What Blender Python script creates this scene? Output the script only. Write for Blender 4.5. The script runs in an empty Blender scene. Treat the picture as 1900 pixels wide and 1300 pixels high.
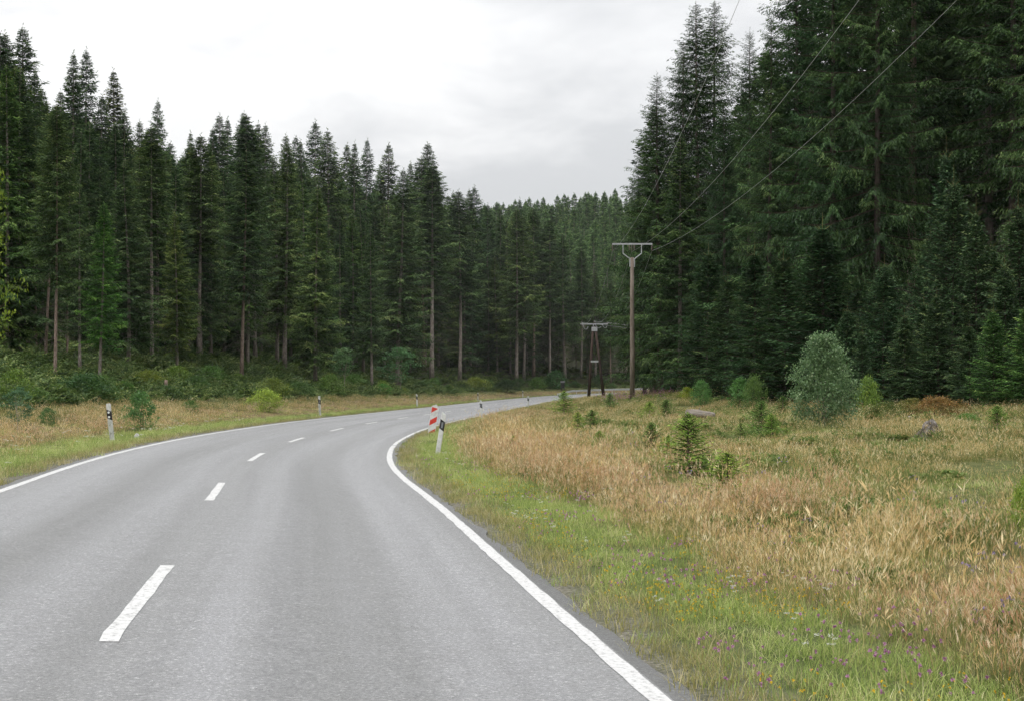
import bpy, math
import numpy as np
R = math.radians
sc = bpy.context.scene
col = sc.collection
F = 2640.0 / 1900.0          # focal length in picture widths (50 mm on 36 mm)
EYE = 1.65

# ---------------------------------------------------------------- camera
# outdoor scene, built in metres: x right, y along the view, z up
cd = bpy.data.cameras.new('camera'); cam = bpy.data.objects.new('camera', cd); col.objects.link(cam)
cd.lens = 36 * F; cd.sensor_width = 36; cd.shift_y = 72 / 1900
cd.clip_start = 0.1; cd.clip_end = 6000
cam.location = (0, 0, EYE); cam.rotation_euler = (R(90), 0, 0)
sc.camera = cam

# ---------------------------------------------------------------- sky, sun, exposure
SUN_EL, SUN_AZ = R(60), R(-125)           # azimuth from +Y towards +X
w = bpy.data.worlds.new('World'); sc.world = w; w.use_nodes = True
nt = w.node_tree; N = nt.nodes; L = nt.links; N.clear()
out = N.new('ShaderNodeOutputWorld')
sky = N.new('ShaderNodeTexSky'); sky.sky_type = 'NISHITA'; sky.sun_disc = False
sky.sun_elevation = SUN_EL; sky.sun_rotation = SUN_AZ; sky.altitude = 600; sky.dust_density = 3
b1 = N.new('ShaderNodeBackground'); b1.inputs[1].default_value = 0.1; L.new(sky.outputs[0], b1.inputs[0])
tc = N.new('ShaderNodeTexCoord')
sep = N.new('ShaderNodeSeparateXYZ'); L.new(tc.outputs['Generated'], sep.inputs[0])
def wmath(op, a, b=None, clamp=False):
    n = N.new('ShaderNodeMath'); n.operation = op; n.use_clamp = clamp
    for i, v in enumerate((a, b)):
        if v is None: continue
        if isinstance(v, (int, float)): n.inputs[i].default_value = v
        else: L.new(v, n.inputs[i])
    return n.outputs[0]
zz = wmath('ADD', wmath('ABSOLUTE', sep.outputs[2]), 0.22)
cx = N.new('ShaderNodeCombineXYZ')
L.new(wmath('DIVIDE', sep.outputs[0], zz), cx.inputs[0]); L.new(wmath('DIVIDE', sep.outputs[1], zz), cx.inputs[1])
def wnoise(scale, detail, rough, off, dist=0.0):
    mp = N.new('ShaderNodeMapping'); mp.inputs['Location'].default_value = off
    L.new(cx.outputs[0], mp.inputs[0])
    n = N.new('ShaderNodeTexNoise'); n.inputs['Scale'].default_value = scale; n.inputs['Detail'].default_value = detail
    n.inputs['Roughness'].default_value = rough; n.inputs['Distortion'].default_value = dist
    L.new(mp.outputs[0], n.inputs['Vector']); return n.outputs[0]
big = wnoise(0.75, 2, 0.5, (3.1, 1.7, 0), 0.6)
fine = wnoise(2.6, 4, 0.6, (7.3, 2.2, 0), 0.4)
mixv = wmath('ADD', wmath('MULTIPLY', big, 0.5), wmath('MULTIPLY', fine, 0.5))
rp = N.new('ShaderNodeValToRGB'); L.new(mixv, rp.inputs[0])
e = rp.color_ramp.elements
e[0].position = 0.40; e[0].color = (0.72, 0.73, 0.745, 1)
e[1].position = 0.585; e[1].color = (1.0, 1.0, 1.0, 1)
m_ = e.new(0.49); m_.color = (0.85, 0.855, 0.865, 1)
# overcast sky: luminance grows from horizon to zenith as (1 + 2 sin elevation) / 3
lum = wmath('MULTIPLY', wmath('ADD', wmath('MULTIPLY', wmath('MAXIMUM', sep.outputs[2], 0.0), 2.0), 1.0), 2.15 / 3)
b2 = N.new('ShaderNodeBackground'); L.new(lum, b2.inputs[1]); L.new(rp.outputs[0], b2.inputs[0])
ms = N.new('ShaderNodeMixShader'); ms.inputs[0].default_value = 0.94
L.new(b1.outputs[0], ms.inputs[1]); L.new(b2.outputs[0], ms.inputs[2]); L.new(ms.outputs[0], out.inputs[0])

sd = bpy.data.lights.new('sun', 'SUN'); sun = bpy.data.objects.new('sun', sd); col.objects.link(sun)
sd.energy = 1.5; sd.angle = R(14); sd.color = (1.0, 0.97, 0.92)
sun.rotation_euler = (R(90) - SUN_EL, 0, math.pi - SUN_AZ)   # light comes from azimuth SUN_AZ
vs = sc.view_settings
vs.view_transform = 'Standard'; vs.look = 'None'; vs.gamma = 1; vs.use_curve_mapping = False; vs.exposure = 0.12
cy = sc.cycles
cy.use_denoising = True; cy.use_adaptive_sampling = True; cy.adaptive_threshold = 0.04
cy.max_bounces = 4; cy.diffuse_bounces = 2; cy.glossy_bounces = 2; cy.transmission_bounces = 3; cy.transparent_max_bounces = 4
cy.volume_bounces = 1

# ---------------------------------------------------------------- helpers
def hash2(ix, iy, seed):
    h = (ix.astype(np.int64) * 374761393 + iy.astype(np.int64) * 668265263 + seed * 982451653) & 0xFFFFFFFF
    h = ((h ^ (h >> 13)) * 1274126177) & 0xFFFFFFFF
    return ((h ^ (h >> 16)) & 0xFFFF) / 65535.0
def vnoise(x, y, seed=0):
    x = np.asarray(x, float); y = np.asarray(y, float)
    ix = np.floor(x); iy = np.floor(y); fx = x - ix; fy = y - iy
    fx = fx * fx * (3 - 2 * fx); fy = fy * fy * (3 - 2 * fy)
    a = hash2(ix, iy, seed); b = hash2(ix + 1, iy, seed); c = hash2(ix, iy + 1, seed); d = hash2(ix + 1, iy + 1, seed)
    return (a * (1 - fx) + b * fx) * (1 - fy) + (c * (1 - fx) + d * fx) * fy
def fbm(x, y, seed=0, o=3):
    s = 0; a = 0.5; t = 0
    for i in range(o):
        s = s + a * vnoise(x * 2 ** i, y * 2 ** i, seed + i); t += a; a *= 0.5
    return s / t
def smooth(a, b, x):
    t = np.clip((np.asarray(x, float) - a) / (b - a), 0, 1); return t * t * (3 - 2 * t)
def norm(v):
    return v / np.maximum(np.linalg.norm(v, axis=-1, keepdims=True), 1e-9)

def make_mesh(name, V, faces, mats, mi=None, attrs=None, smooth_shade=False, tri=None):
    """V (n,3); faces: (m,4) array (quads) and/or tri (k,3)."""
    me = bpy.data.meshes.new(name)
    V = np.ascontiguousarray(V, np.float32)
    loops = []; starts = []; tot = 0
    if faces is not None and len(faces):
        fq = np.asarray(faces, np.int32); loops.append(fq.ravel()); starts.append(np.arange(len(fq)) * 4); tot += fq.size
    if tri is not None and len(tri):
        ft = np.asarray(tri, np.int32); loops.append(ft.ravel()); starts.append(tot + np.arange(len(ft)) * 3); tot += ft.size
    lv = np.concatenate(loops).astype(np.int32); ls = np.concatenate(starts).astype(np.int32)
    me.vertices.add(len(V)); me.vertices.foreach_set('co', V.ravel())
    me.loops.add(len(lv)); me.loops.foreach_set('vertex_index', lv)
    me.polygons.add(len(ls)); me.polygons.foreach_set('loop_start', ls)
    for m in mats: me.materials.append(m)
    if mi is not None: me.polygons.foreach_set('material_index', np.asarray(mi, np.int32))
    for n, dom, d in (attrs or []):
        d = np.asarray(d, np.float32)
        if d.ndim == 1:
            me.attributes.new(n, 'FLOAT', dom).data.foreach_set('value', d)
        else:
            me.attributes.new(n, 'FLOAT_COLOR', dom).data.foreach_set('color', d.ravel())
    me.polygons.foreach_set('use_smooth', np.full(len(ls), bool(smooth_shade)))
    me.update(calc_edges=True); me.validate()
    return me
def link(name, me, parent=None):
    o = bpy.data.objects.new(name, me); col.objects.link(o)
    if parent is not None: o.parent = parent
    return o
def empty(name, loc=(0, 0, 0)):
    o = bpy.data.objects.new(name, None); col.objects.link(o); o.location = loc; o.empty_display_size = 0.3; return o
def tag(o, label=None, cat=None, group=None, kind=None):
    if label: o['label'] = label
    if cat: o['category'] = cat
    if group: o['group'] = group
    if kind: o['kind'] = kind
    return o

class MB:
    """collects quads / tris"""
    def __init__(s): s.V = []; s.Q = []; s.T = []; s.n = 0
    def add(s, v, q=(), t=()):
        s.V.append(np.asarray(v, float).reshape(-1, 3))
        s.Q += [[i + s.n for i in f] for f in q]; s.T += [[i + s.n for i in f] for f in t]
        s.n += len(s.V[-1]); return s
    def box(s, x0, x1, y0, y1, z0, z1):
        v = [(x, y, z) for z in (z0, z1) for y in (y0, y1) for x in (x0, x1)]
        return s.add(v, [(0, 2, 3, 1), (4, 5, 7, 6), (0, 1, 5, 4), (2, 6, 7, 3), (0, 4, 6, 2), (1, 3, 7, 5)])
    def tube(s, P, r, n=8, caps=True):
        P = np.asarray(P, float); r = np.broadcast_to(np.asarray(r, float), (len(P),))
        T = norm(np.gradient(P, axis=0)); ref = np.array((0.31, 0.17, 0.93)) if abs(T[0][2]) < 0.8 else np.array((1.0, 0.05, 0.02))
        A = norm(np.cross(T, ref)); B = np.cross(T, A)
        a = np.arange(n) * 2 * math.pi / n
        ring = P[:, None] + r[:, None, None] * (np.cos(a)[None, :, None] * A[:, None] + np.sin(a)[None, :, None] * B[:, None])
        q = []
        for i in range(len(P) - 1):
            for k in range(n):
                q.append((i * n + k, i * n + (k + 1) % n, (i + 1) * n + (k + 1) % n, (i + 1) * n + k))
        v = ring.reshape(-1, 3); t = []
        if caps:
            v = np.vstack([v, P[0], P[-1]]); c0 = len(v) - 2; c1 = c0 + 1; o = (len(P) - 1) * n
            for k in range(n):
                t.append((c0, (k + 1) % n, k)); t.append((c1, o + k, o + (k + 1) % n))
        return s.add(v, q, t)
    def prism(s, prof, z0, z1, zf=None):
        """profile (x,y) list extruded z0..z1; zf(x,y) optional top offset"""
        n = len(prof); v = [(x, y, z0) for x, y in prof] + [(x, y, z1 + (zf(x, y) if zf else 0)) for x, y in prof]
        q = [(k, (k + 1) % n, n + (k + 1) % n, n + k) for k in range(n)]
        v += [(sum(p[0] for p in prof) / n, sum(p[1] for p in prof) / n, z0), (sum(p[0] for p in prof) / n, sum(p[1] for p in prof) / n, z1)]
        t = [(2 * n, (k + 1) % n, k) for k in range(n)] + [(2 * n + 1, n + k, n + (k + 1) % n) for k in range(n)]
        return s.add(v, q, t)
    def build(s, name, mat, parent=None, sm=False):
        me = make_mesh(name, np.vstack(s.V), s.Q, [mat], smooth_shade=sm, tri=s.T)
        return link(name, me, parent)

# ---- materials
def new_mat(name):
    m = bpy.data.materials.new(name); m.use_nodes = True; m.node_tree.nodes.clear()
    return m, m.node_tree.nodes, m.node_tree.links
def nd(N, t, **kw):
    n = N.new(t)
    for k, v in kw.items():
        if hasattr(n, k): setattr(n, k, v)
        else: n.inputs[k.replace('_', ' ').title() if k.replace('_', ' ').title() in n.inputs else k].default_value = v
    return n
def ramp(N, L, src, stops):
    r = N.new('ShaderNodeValToRGB'); e = r.color_ramp.elements
    while len(e) > 1: e.remove(e[-1])
    e[0].position = stops[0][0]; e[0].color = (*stops[0][1], 1)
    for p, c in stops[1:]:
        x = e.new(p); x.color = (*c, 1)
    L.new(src, r.inputs[0]); return r.outputs[0]
def noise(N, L, scale, detail=4, rough=0.55, vec=None, sx=None):
    n = N.new('ShaderNodeTexNoise'); n.inputs['Scale'].default_value = scale
    n.inputs['Detail'].default_value = detail; n.inputs['Roughness'].default_value = rough
    if vec is None:
        t = N.new('ShaderNodeTexCoord'); vec = t.outputs['Object']
    if sx is not None:
        mp = N.new('ShaderNodeMapping'); mp.inputs['Scale'].default_value = sx; L.new(vec, mp.inputs[0]); vec = mp.outputs[0]
    L.new(vec, n.inputs['Vector']); return n.outputs[0]
def mixc(N, L, f, a, b, mode='MIX'):
    n = N.new('ShaderNodeMix'); n.data_type = 'RGBA'; n.blend_type = mode
    for i, v in ((0, f), (6, a), (7, b)):
        if isinstance(v, (int, float)): n.inputs[i].default_value = v
        elif isinstance(v, tuple): n.inputs[i].default_value = (*v, 1)
        else: L.new(v, n.inputs[i])
    return n.outputs[2]
def principled(name, build, rough=0.7, spec=0.3, bump=None, metal=0.0):
    m, N, L = new_mat(name)
    o = N.new('ShaderNodeOutputMaterial'); p = N.new('ShaderNodeBsdfPrincipled'); L.new(p.outputs[0], o.inputs[0])
    c = build(N, L) if callable(build) else build
    if isinstance(c, tuple): p.inputs['Base Color'].default_value = (*c, 1)
    else: L.new(c, p.inputs['Base Color'])
    p.inputs['Roughness'].default_value = rough; p.inputs['Specular IOR Level'].default_value = spec; p.inputs['Metallic'].default_value = metal
    if bump:
        b = N.new('ShaderNodeBump'); b.inputs['Strength'].default_value = bump[1]; b.inputs['Distance'].default_value = bump[2]
        L.new(bump[0](N, L), b.inputs['Height']); L.new(b.outputs[0], p.inputs['Normal'])
    return m
def foliage(name, stops, transl=0.25, rough=0.6, patch=0.35, scale=0.5, objcol=True, gloss=0.04):
    """colour from the face attribute 'tint' plus a soft clump noise; object colour multiplies"""
    m, N, L = new_mat(name)
    o = N.new('ShaderNodeOutputMaterial')
    a = N.new('ShaderNodeAttribute'); a.attribute_name = 'tint'
    oi = N.new('ShaderNodeObjectInfo')
    mm = N.new('ShaderNodeMath'); mm.operation = 'MULTIPLY_ADD'; L.new(oi.outputs['Random'], mm.inputs[0]); mm.inputs[1].default_value = patch * 2; mm.inputs[2].default_value = -patch
    ad = N.new('ShaderNodeMath'); ad.operation = 'ADD'; L.new(a.outputs['Fac'], ad.inputs[0]); L.new(mm.outputs[0], ad.inputs[1])
    c = ramp(N, L, ad.outputs[0], stops)
    if objcol:
        c = mixc(N, L, 1.0, c, oi.outputs['Color'], 'MULTIPLY')
    d = N.new('ShaderNodeBsdfDiffuse'); L.new(c, d.inputs[0])
    t = N.new('ShaderNodeBsdfTranslucent'); L.new(c, t.inputs[0])
    x = N.new('ShaderNodeMixShader'); x.inputs[0].default_value = transl; L.new(d.outputs[0], x.inputs[1]); L.new(t.outputs[0], x.inputs[2])
    g = N.new('ShaderNodeBsdfGlossy'); g.inputs['Roughness'].default_value = 0.5; g.inputs[0].default_value = (0.8, 0.85, 0.9, 1)
    y = N.new('ShaderNodeMixShader'); y.inputs[0].default_value = gloss; L.new(x.outputs[0], y.inputs[1]); L.new(g.outputs[0], y.inputs[2])
    L.new(y.outputs[0], o.inputs[0]); return m

# ---------------------------------------------------------------- road course and terrain
RE = np.array([(-2.5, -60), (0.6, -40), (2.0, -20), (2.05, -5), (1.72, 0), (1.2, 4.5), (.784, 7.67), (.49, 9.47), (.04, 12.7), (-.44, 16.0), (-1.08, 20.5), (-2.02, 26.4), (-2.57, 30.5),
               (-3.06, 35.4), (-3.54, 43.1), (-3.69, 51.2), (-3.6, 61.4), (-3.18, 70.6), (-2.74, 78.6), (-1.72, 94.7), (.1, 122), (3.3, 172), (5.7, 199), (9.0, 221), (13, 239), (19, 253), (27, 263.5), (40, 274), (62, 282), (110, 290), (220, 300), (400, 305)], float)
def catmull(P, step=1.0):
    out = []
    P = np.vstack([2 * P[0] - P[1], P, 2 * P[-1] - P[-2]])
    for i in range(1, len(P) - 2):
        p0, p1, p2, p3 = P[i - 1], P[i], P[i + 1], P[i + 2]
        t0 = 0; d = lambda a, b: np.linalg.norm(b - a) ** 0.5
        t1 = t0 + d(p0, p1); t2 = t1 + d(p1, p2); t3 = t2 + d(p2, p3)
        n = max(2, int(np.linalg.norm(p2 - p1) / 0.25)); t = np.linspace(t1, t2, n, endpoint=False)[:, None]
        A1 = (t1 - t) / (t1 - t0) * p0 + (t - t0) / (t1 - t0) * p1
        A2 = (t2 - t) / (t2 - t1) * p1 + (t - t1) / (t2 - t1) * p2
        A3 = (t3 - t) / (t3 - t2) * p2 + (t - t2) / (t3 - t2) * p3
        B1 = (t2 - t) / (t2 - t0) * A1 + (t - t0) / (t2 - t0) * A2
        B2 = (t3 - t) / (t3 - t1) * A2 + (t - t1) / (t3 - t1) * A3
        out.append((t2 - t) / (t2 - t1) * B1 + (t - t1) / (t2 - t1) * B2)
    C = np.vstack(out + [P[-2][None]])
    s = np.concatenate([[0], np.cumsum(np.linalg.norm(np.diff(C, axis=0), axis=1))])
    u = np.arange(0, s[-1], step)
    return np.stack([np.interp(u, s, C[:, k]) for k in (0, 1)], 1)
HW = 3.05                                   # centre line to edge line
AE = 3.25                                   # centre line to asphalt edge
redge = catmull(RE)
for _ in range(6):                          # ease small kinks
    redge[1:-1] = 0.25 * redge[:-2] + 0.5 * redge[1:-1] + 0.25 * redge[2:]
def frames(P):
    T = norm(np.gradient(P, axis=0)); return T, np.stack([T[:, 1], -T[:, 0]], 1)     # tangent, right normal
T0, N0 = frames(redge)
CEN = redge - HW * N0
CT, CN = frames(CEN)
CS = np.concatenate([[0], np.cumsum(np.linalg.norm(np.diff(CEN, axis=0), axis=1))])
ZR_Y = [-100, 165, 199, 221, 239, 253, 263.5, 274, 300, 310]
ZR_Z = [0, 0, .05, .18, .38, .62, .85, 1.05, 1.3, 1.3]
CZ = np.interp(redge[:, 1], ZR_Y, ZR_Z)
for _ in range(30): CZ[1:-1] = 0.25 * CZ[:-2] + 0.5 * CZ[1:-1] + 0.25 * CZ[2:]
BANK = 0.037
def lateral(x, y):
    """signed distance right of the centre line, arc length, road-edge base height"""
    x = np.atleast_1d(np.asarray(x, float)); y = np.atleast_1d(np.asarray(y, float))
    U = np.empty_like(x); S = np.empty_like(x); Z = np.empty_like(x)
    for a in range(0, len(x), 40000):
        px = x[a:a + 40000]; py = y[a:a + 40000]
        sub = slice(0, None, 4); cc = CEN[sub]
        i = np.argmin((px[:, None] - cc[None, :, 0]) ** 2 + (py[:, None] - cc[None, :, 1]) ** 2, 1) * 4
        best = None
        for k in range(-3, 4):
            j = np.clip(i + k, 0, len(CEN) - 1); dd = (px - CEN[j, 0]) ** 2 + (py - CEN[j, 1]) ** 2
            if best is None: best = dd; bj = j
            else:
                m = dd < best; best = np.where(m, dd, best); bj = np.where(m, j, bj)
        dx = px - CEN[bj, 0]; dy = py - CEN[bj, 1]
        al = dx * CT[bj, 0] + dy * CT[bj, 1]; la = dx * CN[bj, 0] + dy * CN[bj, 1]
        far = np.sqrt(best); la = np.where(np.abs(la) < far * 0.9, np.sign(la + 1e-9) * far, la)
        U[a:a + 40000] = la; S[a:a + 40000] = CS[bj] + al; Z[a:a + 40000] = CZ[bj]
    return U, S, Z
def road_z(u, z0): return z0 - BANK * (u - HW)
def ground(x, y, want=False):
    x = np.atleast_1d(np.asarray(x, float)); y = np.atleast_1d(np.asarray(y, float))
    U, S, Z = lateral(x, y)
    er = np.maximum(U - AE, 0); el = np.maximum(-U - AE, 0)
    sr = np.interp(y, [5, 15, 40, 60, 92, 170, 240], [.015, .02, .05, .06, .115, .125, .06])
    rise_r = sr * np.maximum(er - 1.2, 0); rise_r = 2.6 * np.tanh(rise_r / 2.6)
    hill = 0.16 * np.clip(el - 2.5, 0, 7.5) + 0.30 * np.clip(el - 10, 0, 22) + 0.22 * np.clip(el - 32, 0, 40) + .1 * np.clip(el - 72, 0, 120)
    big = smooth(330, 540, y) * (9 + 13 * np.exp(-((x - 58) / 75) ** 2))
    nz = (fbm(x * .35, y * .35, 5) - .5) * (.35 * smooth(.5, 5, np.maximum(er, el)) + .5 * smooth(9, 14, el)) + (fbm(x * 1.6, y * 1.6, 9) - .5) * .10 * smooth(.2, 1.5, np.maximum(er, el))
    zs = road_z(np.clip(U, -AE, AE), Z)
    z = zs + rise_r + hill + big + nz + 0.012 * smooth(.1, .5, np.maximum(er, el))
    if want: return z, U, S
    return z
def gz(x, y): return float(ground(x, y)[0])
def at_u(px, u_target, y0=20.0, y1=330.0):
    """ground point on the line of sight through picture column px at a given distance from the road's centre"""
    Y = np.arange(y0, y1, 0.5); X = (px - 950) / 2640 * Y
    U, _, _ = lateral(X, Y)
    d = U - u_target
    k = np.where(np.sign(d[:-1]) != np.sign(d[1:]))[0]
    i = int(k[0]) if len(k) else int(np.argmin(np.abs(d)))
    t = d[i] / (d[i] - d[i + 1]) if len(k) else 0
    yy = Y[i] + 0.5 * t
    return (px - 950) / 2640 * yy, yy
def at_y(px, Y): return (px - 950) / 2640 * Y, Y
def top_h(ytop, Y, z): return (722 - ytop) * Y / 2640 + EYE - z
# ---------------------------------------------------------------- END LAYOUT

# ---------------------------------------------------------------- ground
def ground_mat():
    m, N, L = new_mat('ground')
    o = N.new('ShaderNodeOutputMaterial'); p = N.new('ShaderNodeBsdfPrincipled'); L.new(p.outputs[0], o.inputs[0])
    a = N.new('ShaderNodeAttribute'); a.attribute_name = 'cover'
    sx = N.new('ShaderNodeSeparateColor'); L.new(a.outputs['Color'], sx.inputs[0])
    n1 = noise(N, L, 3.5, 6, .65); n2 = noise(N, L, .6, 4, .6); n3 = noise(N, L, 26, 3, .6)
    green = ramp(N, L, n1, [(.3, (.05, .065, .022)), (.5, (.085, .105, .035)), (.7, (.14, .14, .06))])
    tan = ramp(N, L, n1, [(.3, (.07, .065, .03)), (.5, (.16, .125, .06)), (.72, (.28, .21, .11))])
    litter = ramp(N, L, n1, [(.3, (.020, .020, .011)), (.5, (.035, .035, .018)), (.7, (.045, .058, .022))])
    grit = ramp(N, L, n3, [(.35, (.08, .075, .06)), (.55, (.17, .16, .13)), (.7, (.27, .25, .21))])
    c = mixc(N, L, sx.outputs[0], green, tan)
    c = mixc(N, L, sx.outputs[1], c, litter)
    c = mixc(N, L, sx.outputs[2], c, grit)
    L.new(c, p.inputs['Base Color']); p.inputs['Roughness'].default_value = .95; p.inputs['Specular IOR Level'].default_value = .1
    b = N.new('ShaderNodeBump'); b.inputs['Strength'].default_value = .8; b.inputs['Distance'].default_value = .06
    L.new(noise(N, L, 9, 5, .7), b.inputs['Height']); L.new(b.outputs[0], p.inputs['Normal'])
    return m
def axis(brk):
    a = []
    for lo, hi, st in brk: a.append(np.arange(lo, hi, st))
    return np.concatenate(a)
gx = axis([(-1500, -300, 100), (-300, -90, 15), (-90, -40, 3), (-40, -16, 1), (-16, 18, .4), (18, 45, 1), (45, 120, 4), (120, 320, 15), (320, 1600, 100)])
gy = axis([(-400, -80, 40), (-80, -12, 3), (-12, 4, 1), (4, 70, .4), (70, 130, .7), (130, 300, 1.4), (300, 420, 6), (420, 800, 20), (800, 2600, 120)])
GX, GY = np.meshgrid(gx, gy)
Z, U, S = ground(GX.ravel(), GY.ravel(), True)
e_ = np.abs(U) - AE
Z = Z - 0.10 * (1 - smooth(-.45, .12, e_))
er = U - AE; el = -U - AE
X_, Y_ = GX.ravel(), GY.ravel()
def tan_right(x, y, er):
    n = fbm(x * .22 + 4, y * .22, 21); n2 = fbm(x * .7, y * .7, 33)
    edge = 1.75 + .9 * (fbm(y * .5, y * 0, 41) - .5) + smooth(30, 45, y) * .5 + smooth(65, 105, y) * 2.5
    band = smooth(edge - .35, edge + .35, er) * (1 - .85 * smooth(3.6, 5.6, er + 1.5 * (n - .5)))
    patchy = .75 * smooth(.47, .60, .6 * n + .4 * n2) * smooth(3, 5, er)
    return np.clip(np.maximum(band * smooth(.2, .42, n2 + .12), patchy), 0, 1) * (er > 0)
def tan_left(x, y, el):
    n2 = fbm(x * .5, y * .5, 37)
    return smooth(2.0, 2.8, el) * (1 - smooth(5.2, 6.6, el + 1.5 * (n2 - .5))) * (el > 0)
tanm = np.where(U > 0, tan_right(X_, Y_, er), tan_left(X_, Y_, el))
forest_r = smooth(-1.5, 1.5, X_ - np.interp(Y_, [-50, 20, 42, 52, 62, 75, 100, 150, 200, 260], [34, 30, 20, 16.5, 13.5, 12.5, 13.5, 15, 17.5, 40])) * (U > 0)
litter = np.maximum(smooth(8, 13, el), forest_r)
litter = np.maximum(litter, smooth(320, 360, Y_))
grit = (1 - smooth(.08, .45, np.abs(e_ - .05)))
cov = np.stack([tanm, litter, grit, np.ones_like(tanm)], 1)
nx, ny = len(gx), len(gy)
ii = (np.arange(ny - 1)[:, None] * nx + np.arange(nx - 1)[None]).ravel()
gq = np.stack([ii, ii + 1, ii + nx + 1, ii + nx], 1)
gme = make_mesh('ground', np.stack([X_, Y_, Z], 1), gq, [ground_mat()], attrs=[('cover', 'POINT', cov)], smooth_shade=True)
tag(link('ground', gme), 'grassy clearing, verges and forest floor either side of the road', kind='structure')

# ---------------------------------------------------------------- road
def asphalt():
    m, N, L = new_mat('asphalt')
    o = N.new('ShaderNodeOutputMaterial'); p = N.new('ShaderNodeBsdfPrincipled'); L.new(p.outputs[0], o.inputs[0])
    a = N.new('ShaderNodeAttribute'); a.attribute_name = 'lane'
    s = N.new('ShaderNodeSeparateColor'); L.new(a.outputs['Color'], s.inputs[0])
    cxy = N.new('ShaderNodeCombineXYZ'); L.new(s.outputs[0], cxy.inputs[0]); L.new(s.outputs[1], cxy.inputs[1])
    v = cxy.outputs[0]                       # x across (m), y along (m)
    spk = noise(N, L, 34, 5, .9); spk2 = noise(N, L, 130, 1, .6); med = noise(N, L, 4, 4, .6); big = noise(N, L, .45, 3, .5)
    streak = noise(N, L, 1, 4, .55, v, (2.3, .045, 1)); streak2 = noise(N, L, 1, 3, .5, v, (.8, .02, 1))
    base = ramp(N, L, spk, [(.34, (.03, .032, .035)), (.44, (.155, .158, .161)), (.56, (.235, .237, .238)), (.66, (.70, .70, .69))])
    c = mixc(N, L, .4, base, ramp(N, L, spk2, [(.3, (.10, .102, .105)), (.7, (.36, .36, .36))]))
    c = mixc(N, L, 1, c, ramp(N, L, streak, [(.34, (.88, .88, .88)), (.5, (.98, .98, .98)), (.68, (1.07, 1.07, 1.08))]), 'MULTIPLY')
    c = mixc(N, L, 1, c, ramp(N, L, streak2, [(.36, (.88, .88, .88)), (.62, (1.07, 1.07, 1.08))]), 'MULTIPLY')
    c = mixc(N, L, 1, c, ramp(N, L, med, [(.3, (.93, .93, .92)), (.7, (1.05, 1.05, 1.05))]), 'MULTIPLY')
    # wheel tracks worn paler
    wt = N.new('ShaderNodeMath'); wt.operation = 'ABSOLUTE'; L.new(s.outputs[0], wt.inputs[0])
    d1 = N.new('ShaderNodeMath'); d1.operation = 'SUBTRACT'; L.new(wt.outputs[0], d1.inputs[0]); d1.inputs[1].default_value = 1.52
    d2 = N.new('ShaderNodeMath'); d2.operation = 'ABSOLUTE'; L.new(d1.outputs[0], d2.inputs[0])
    d3 = N.new('ShaderNodeMath'); d3.operation = 'SUBTRACT'; L.new(d2.outputs[0], d3.inputs[0]); d3.inputs[1].default_value = .78
    d4 = N.new('ShaderNodeMath'); d4.operation = 'ABSOLUTE'; L.new(d3.outputs[0], d4.inputs[0])
    trk = ramp(N, L, d4.outputs[0], [(.0, (1.10, 1.10, 1.11)), (.22, (1.07, 1.07, 1.08)), (.55, (.94, .94, .935))])
    c = mixc(N, L, 1, c, trk, 'MULTIPLY')
    edge = ramp(N, L, wt.outputs[0], [(.0, (1, 1, 1)), (.99, (1, 1, 1))])
    gt = N.new('ShaderNodeMath'); gt.operation = 'GREATER_THAN'; L.new(wt.outputs[0], gt.inputs[0]); gt.inputs[1].default_value = 3.13
    c = mixc(N, L, gt.outputs[0], c, mixc(N, L, 1, c, (.62, .62, .61), 'MULTIPLY'))
    L.new(c, p.inputs['Base Color'])
    p.inputs['Roughness'].default_value = .62; p.inputs['Specular IOR Level'].default_value = .45
    b = N.new('ShaderNodeBump'); b.inputs['Strength'].default_value = .55; b.inputs['Distance'].default_value = .012
    L.new(spk, b.inputs['Height']); L.new(b.outputs[0], p.inputs['Normal'])
    return m
A_MAT = asphalt()
i0 = int(np.searchsorted(CEN[:, 1], -30)); i1 = int(np.argmax(CEN[:, 0] > 250)) or len(CEN) - 1
ss = np.concatenate([np.arange(CS[i0], CS[i0] + 130, .35), np.arange(CS[i0] + 130, CS[i1], 1.5)])
def cen(s): return np.stack([np.interp(s, CS, CEN[:, 0]), np.interp(s, CS, CEN[:, 1])], -1)
def cnor(s): return norm(np.stack([np.interp(s, CS, CN[:, 0]), np.interp(s, CS, CN[:, 1])], -1))
def cz(s): return np.interp(s, CS, CZ)
us = np.array([-AE, -AE + .12, -2.9, -2.2, -1.4, -.7, 0, .7, 1.4, 2.2, 2.9, AE - .12, AE])
def strip(s, us, jag=0.0, lift=0.0):
    C = cen(s); Nn = cnor(s); z0 = cz(s); rows = []
    for k, u in enumerate(us):
        uu = np.full(len(s), float(u))
        if jag and k in (0, len(us) - 1):
            uu += np.sign(u) * ((fbm(s * 1.1, s * 0 + k, 3) - .5) * .12 + (fbm(s * 5, s * 0 + k, 4) - .5) * .09)
        rows.append((np.concatenate([C + uu[:, None] * Nn, (road_z(uu, z0) + lift)[:, None]], 1), uu))
    V = np.stack([r[0] for r in rows], 1); UU = np.stack([r[1] for r in rows], 1)
    n, k = V.shape[:2]
    q = (np.arange(n - 1)[:, None] * k + np.arange(k - 1)[None]).ravel()
    Q = np.stack([q, q + 1, q + k + 1, q + k], 1)
    return V.reshape(-1, 3), Q, UU.ravel(), np.repeat(s, k)
V, Q, UU, SS = strip(ss, us, jag=1)
n0 = len(V); k = len(us)
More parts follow.
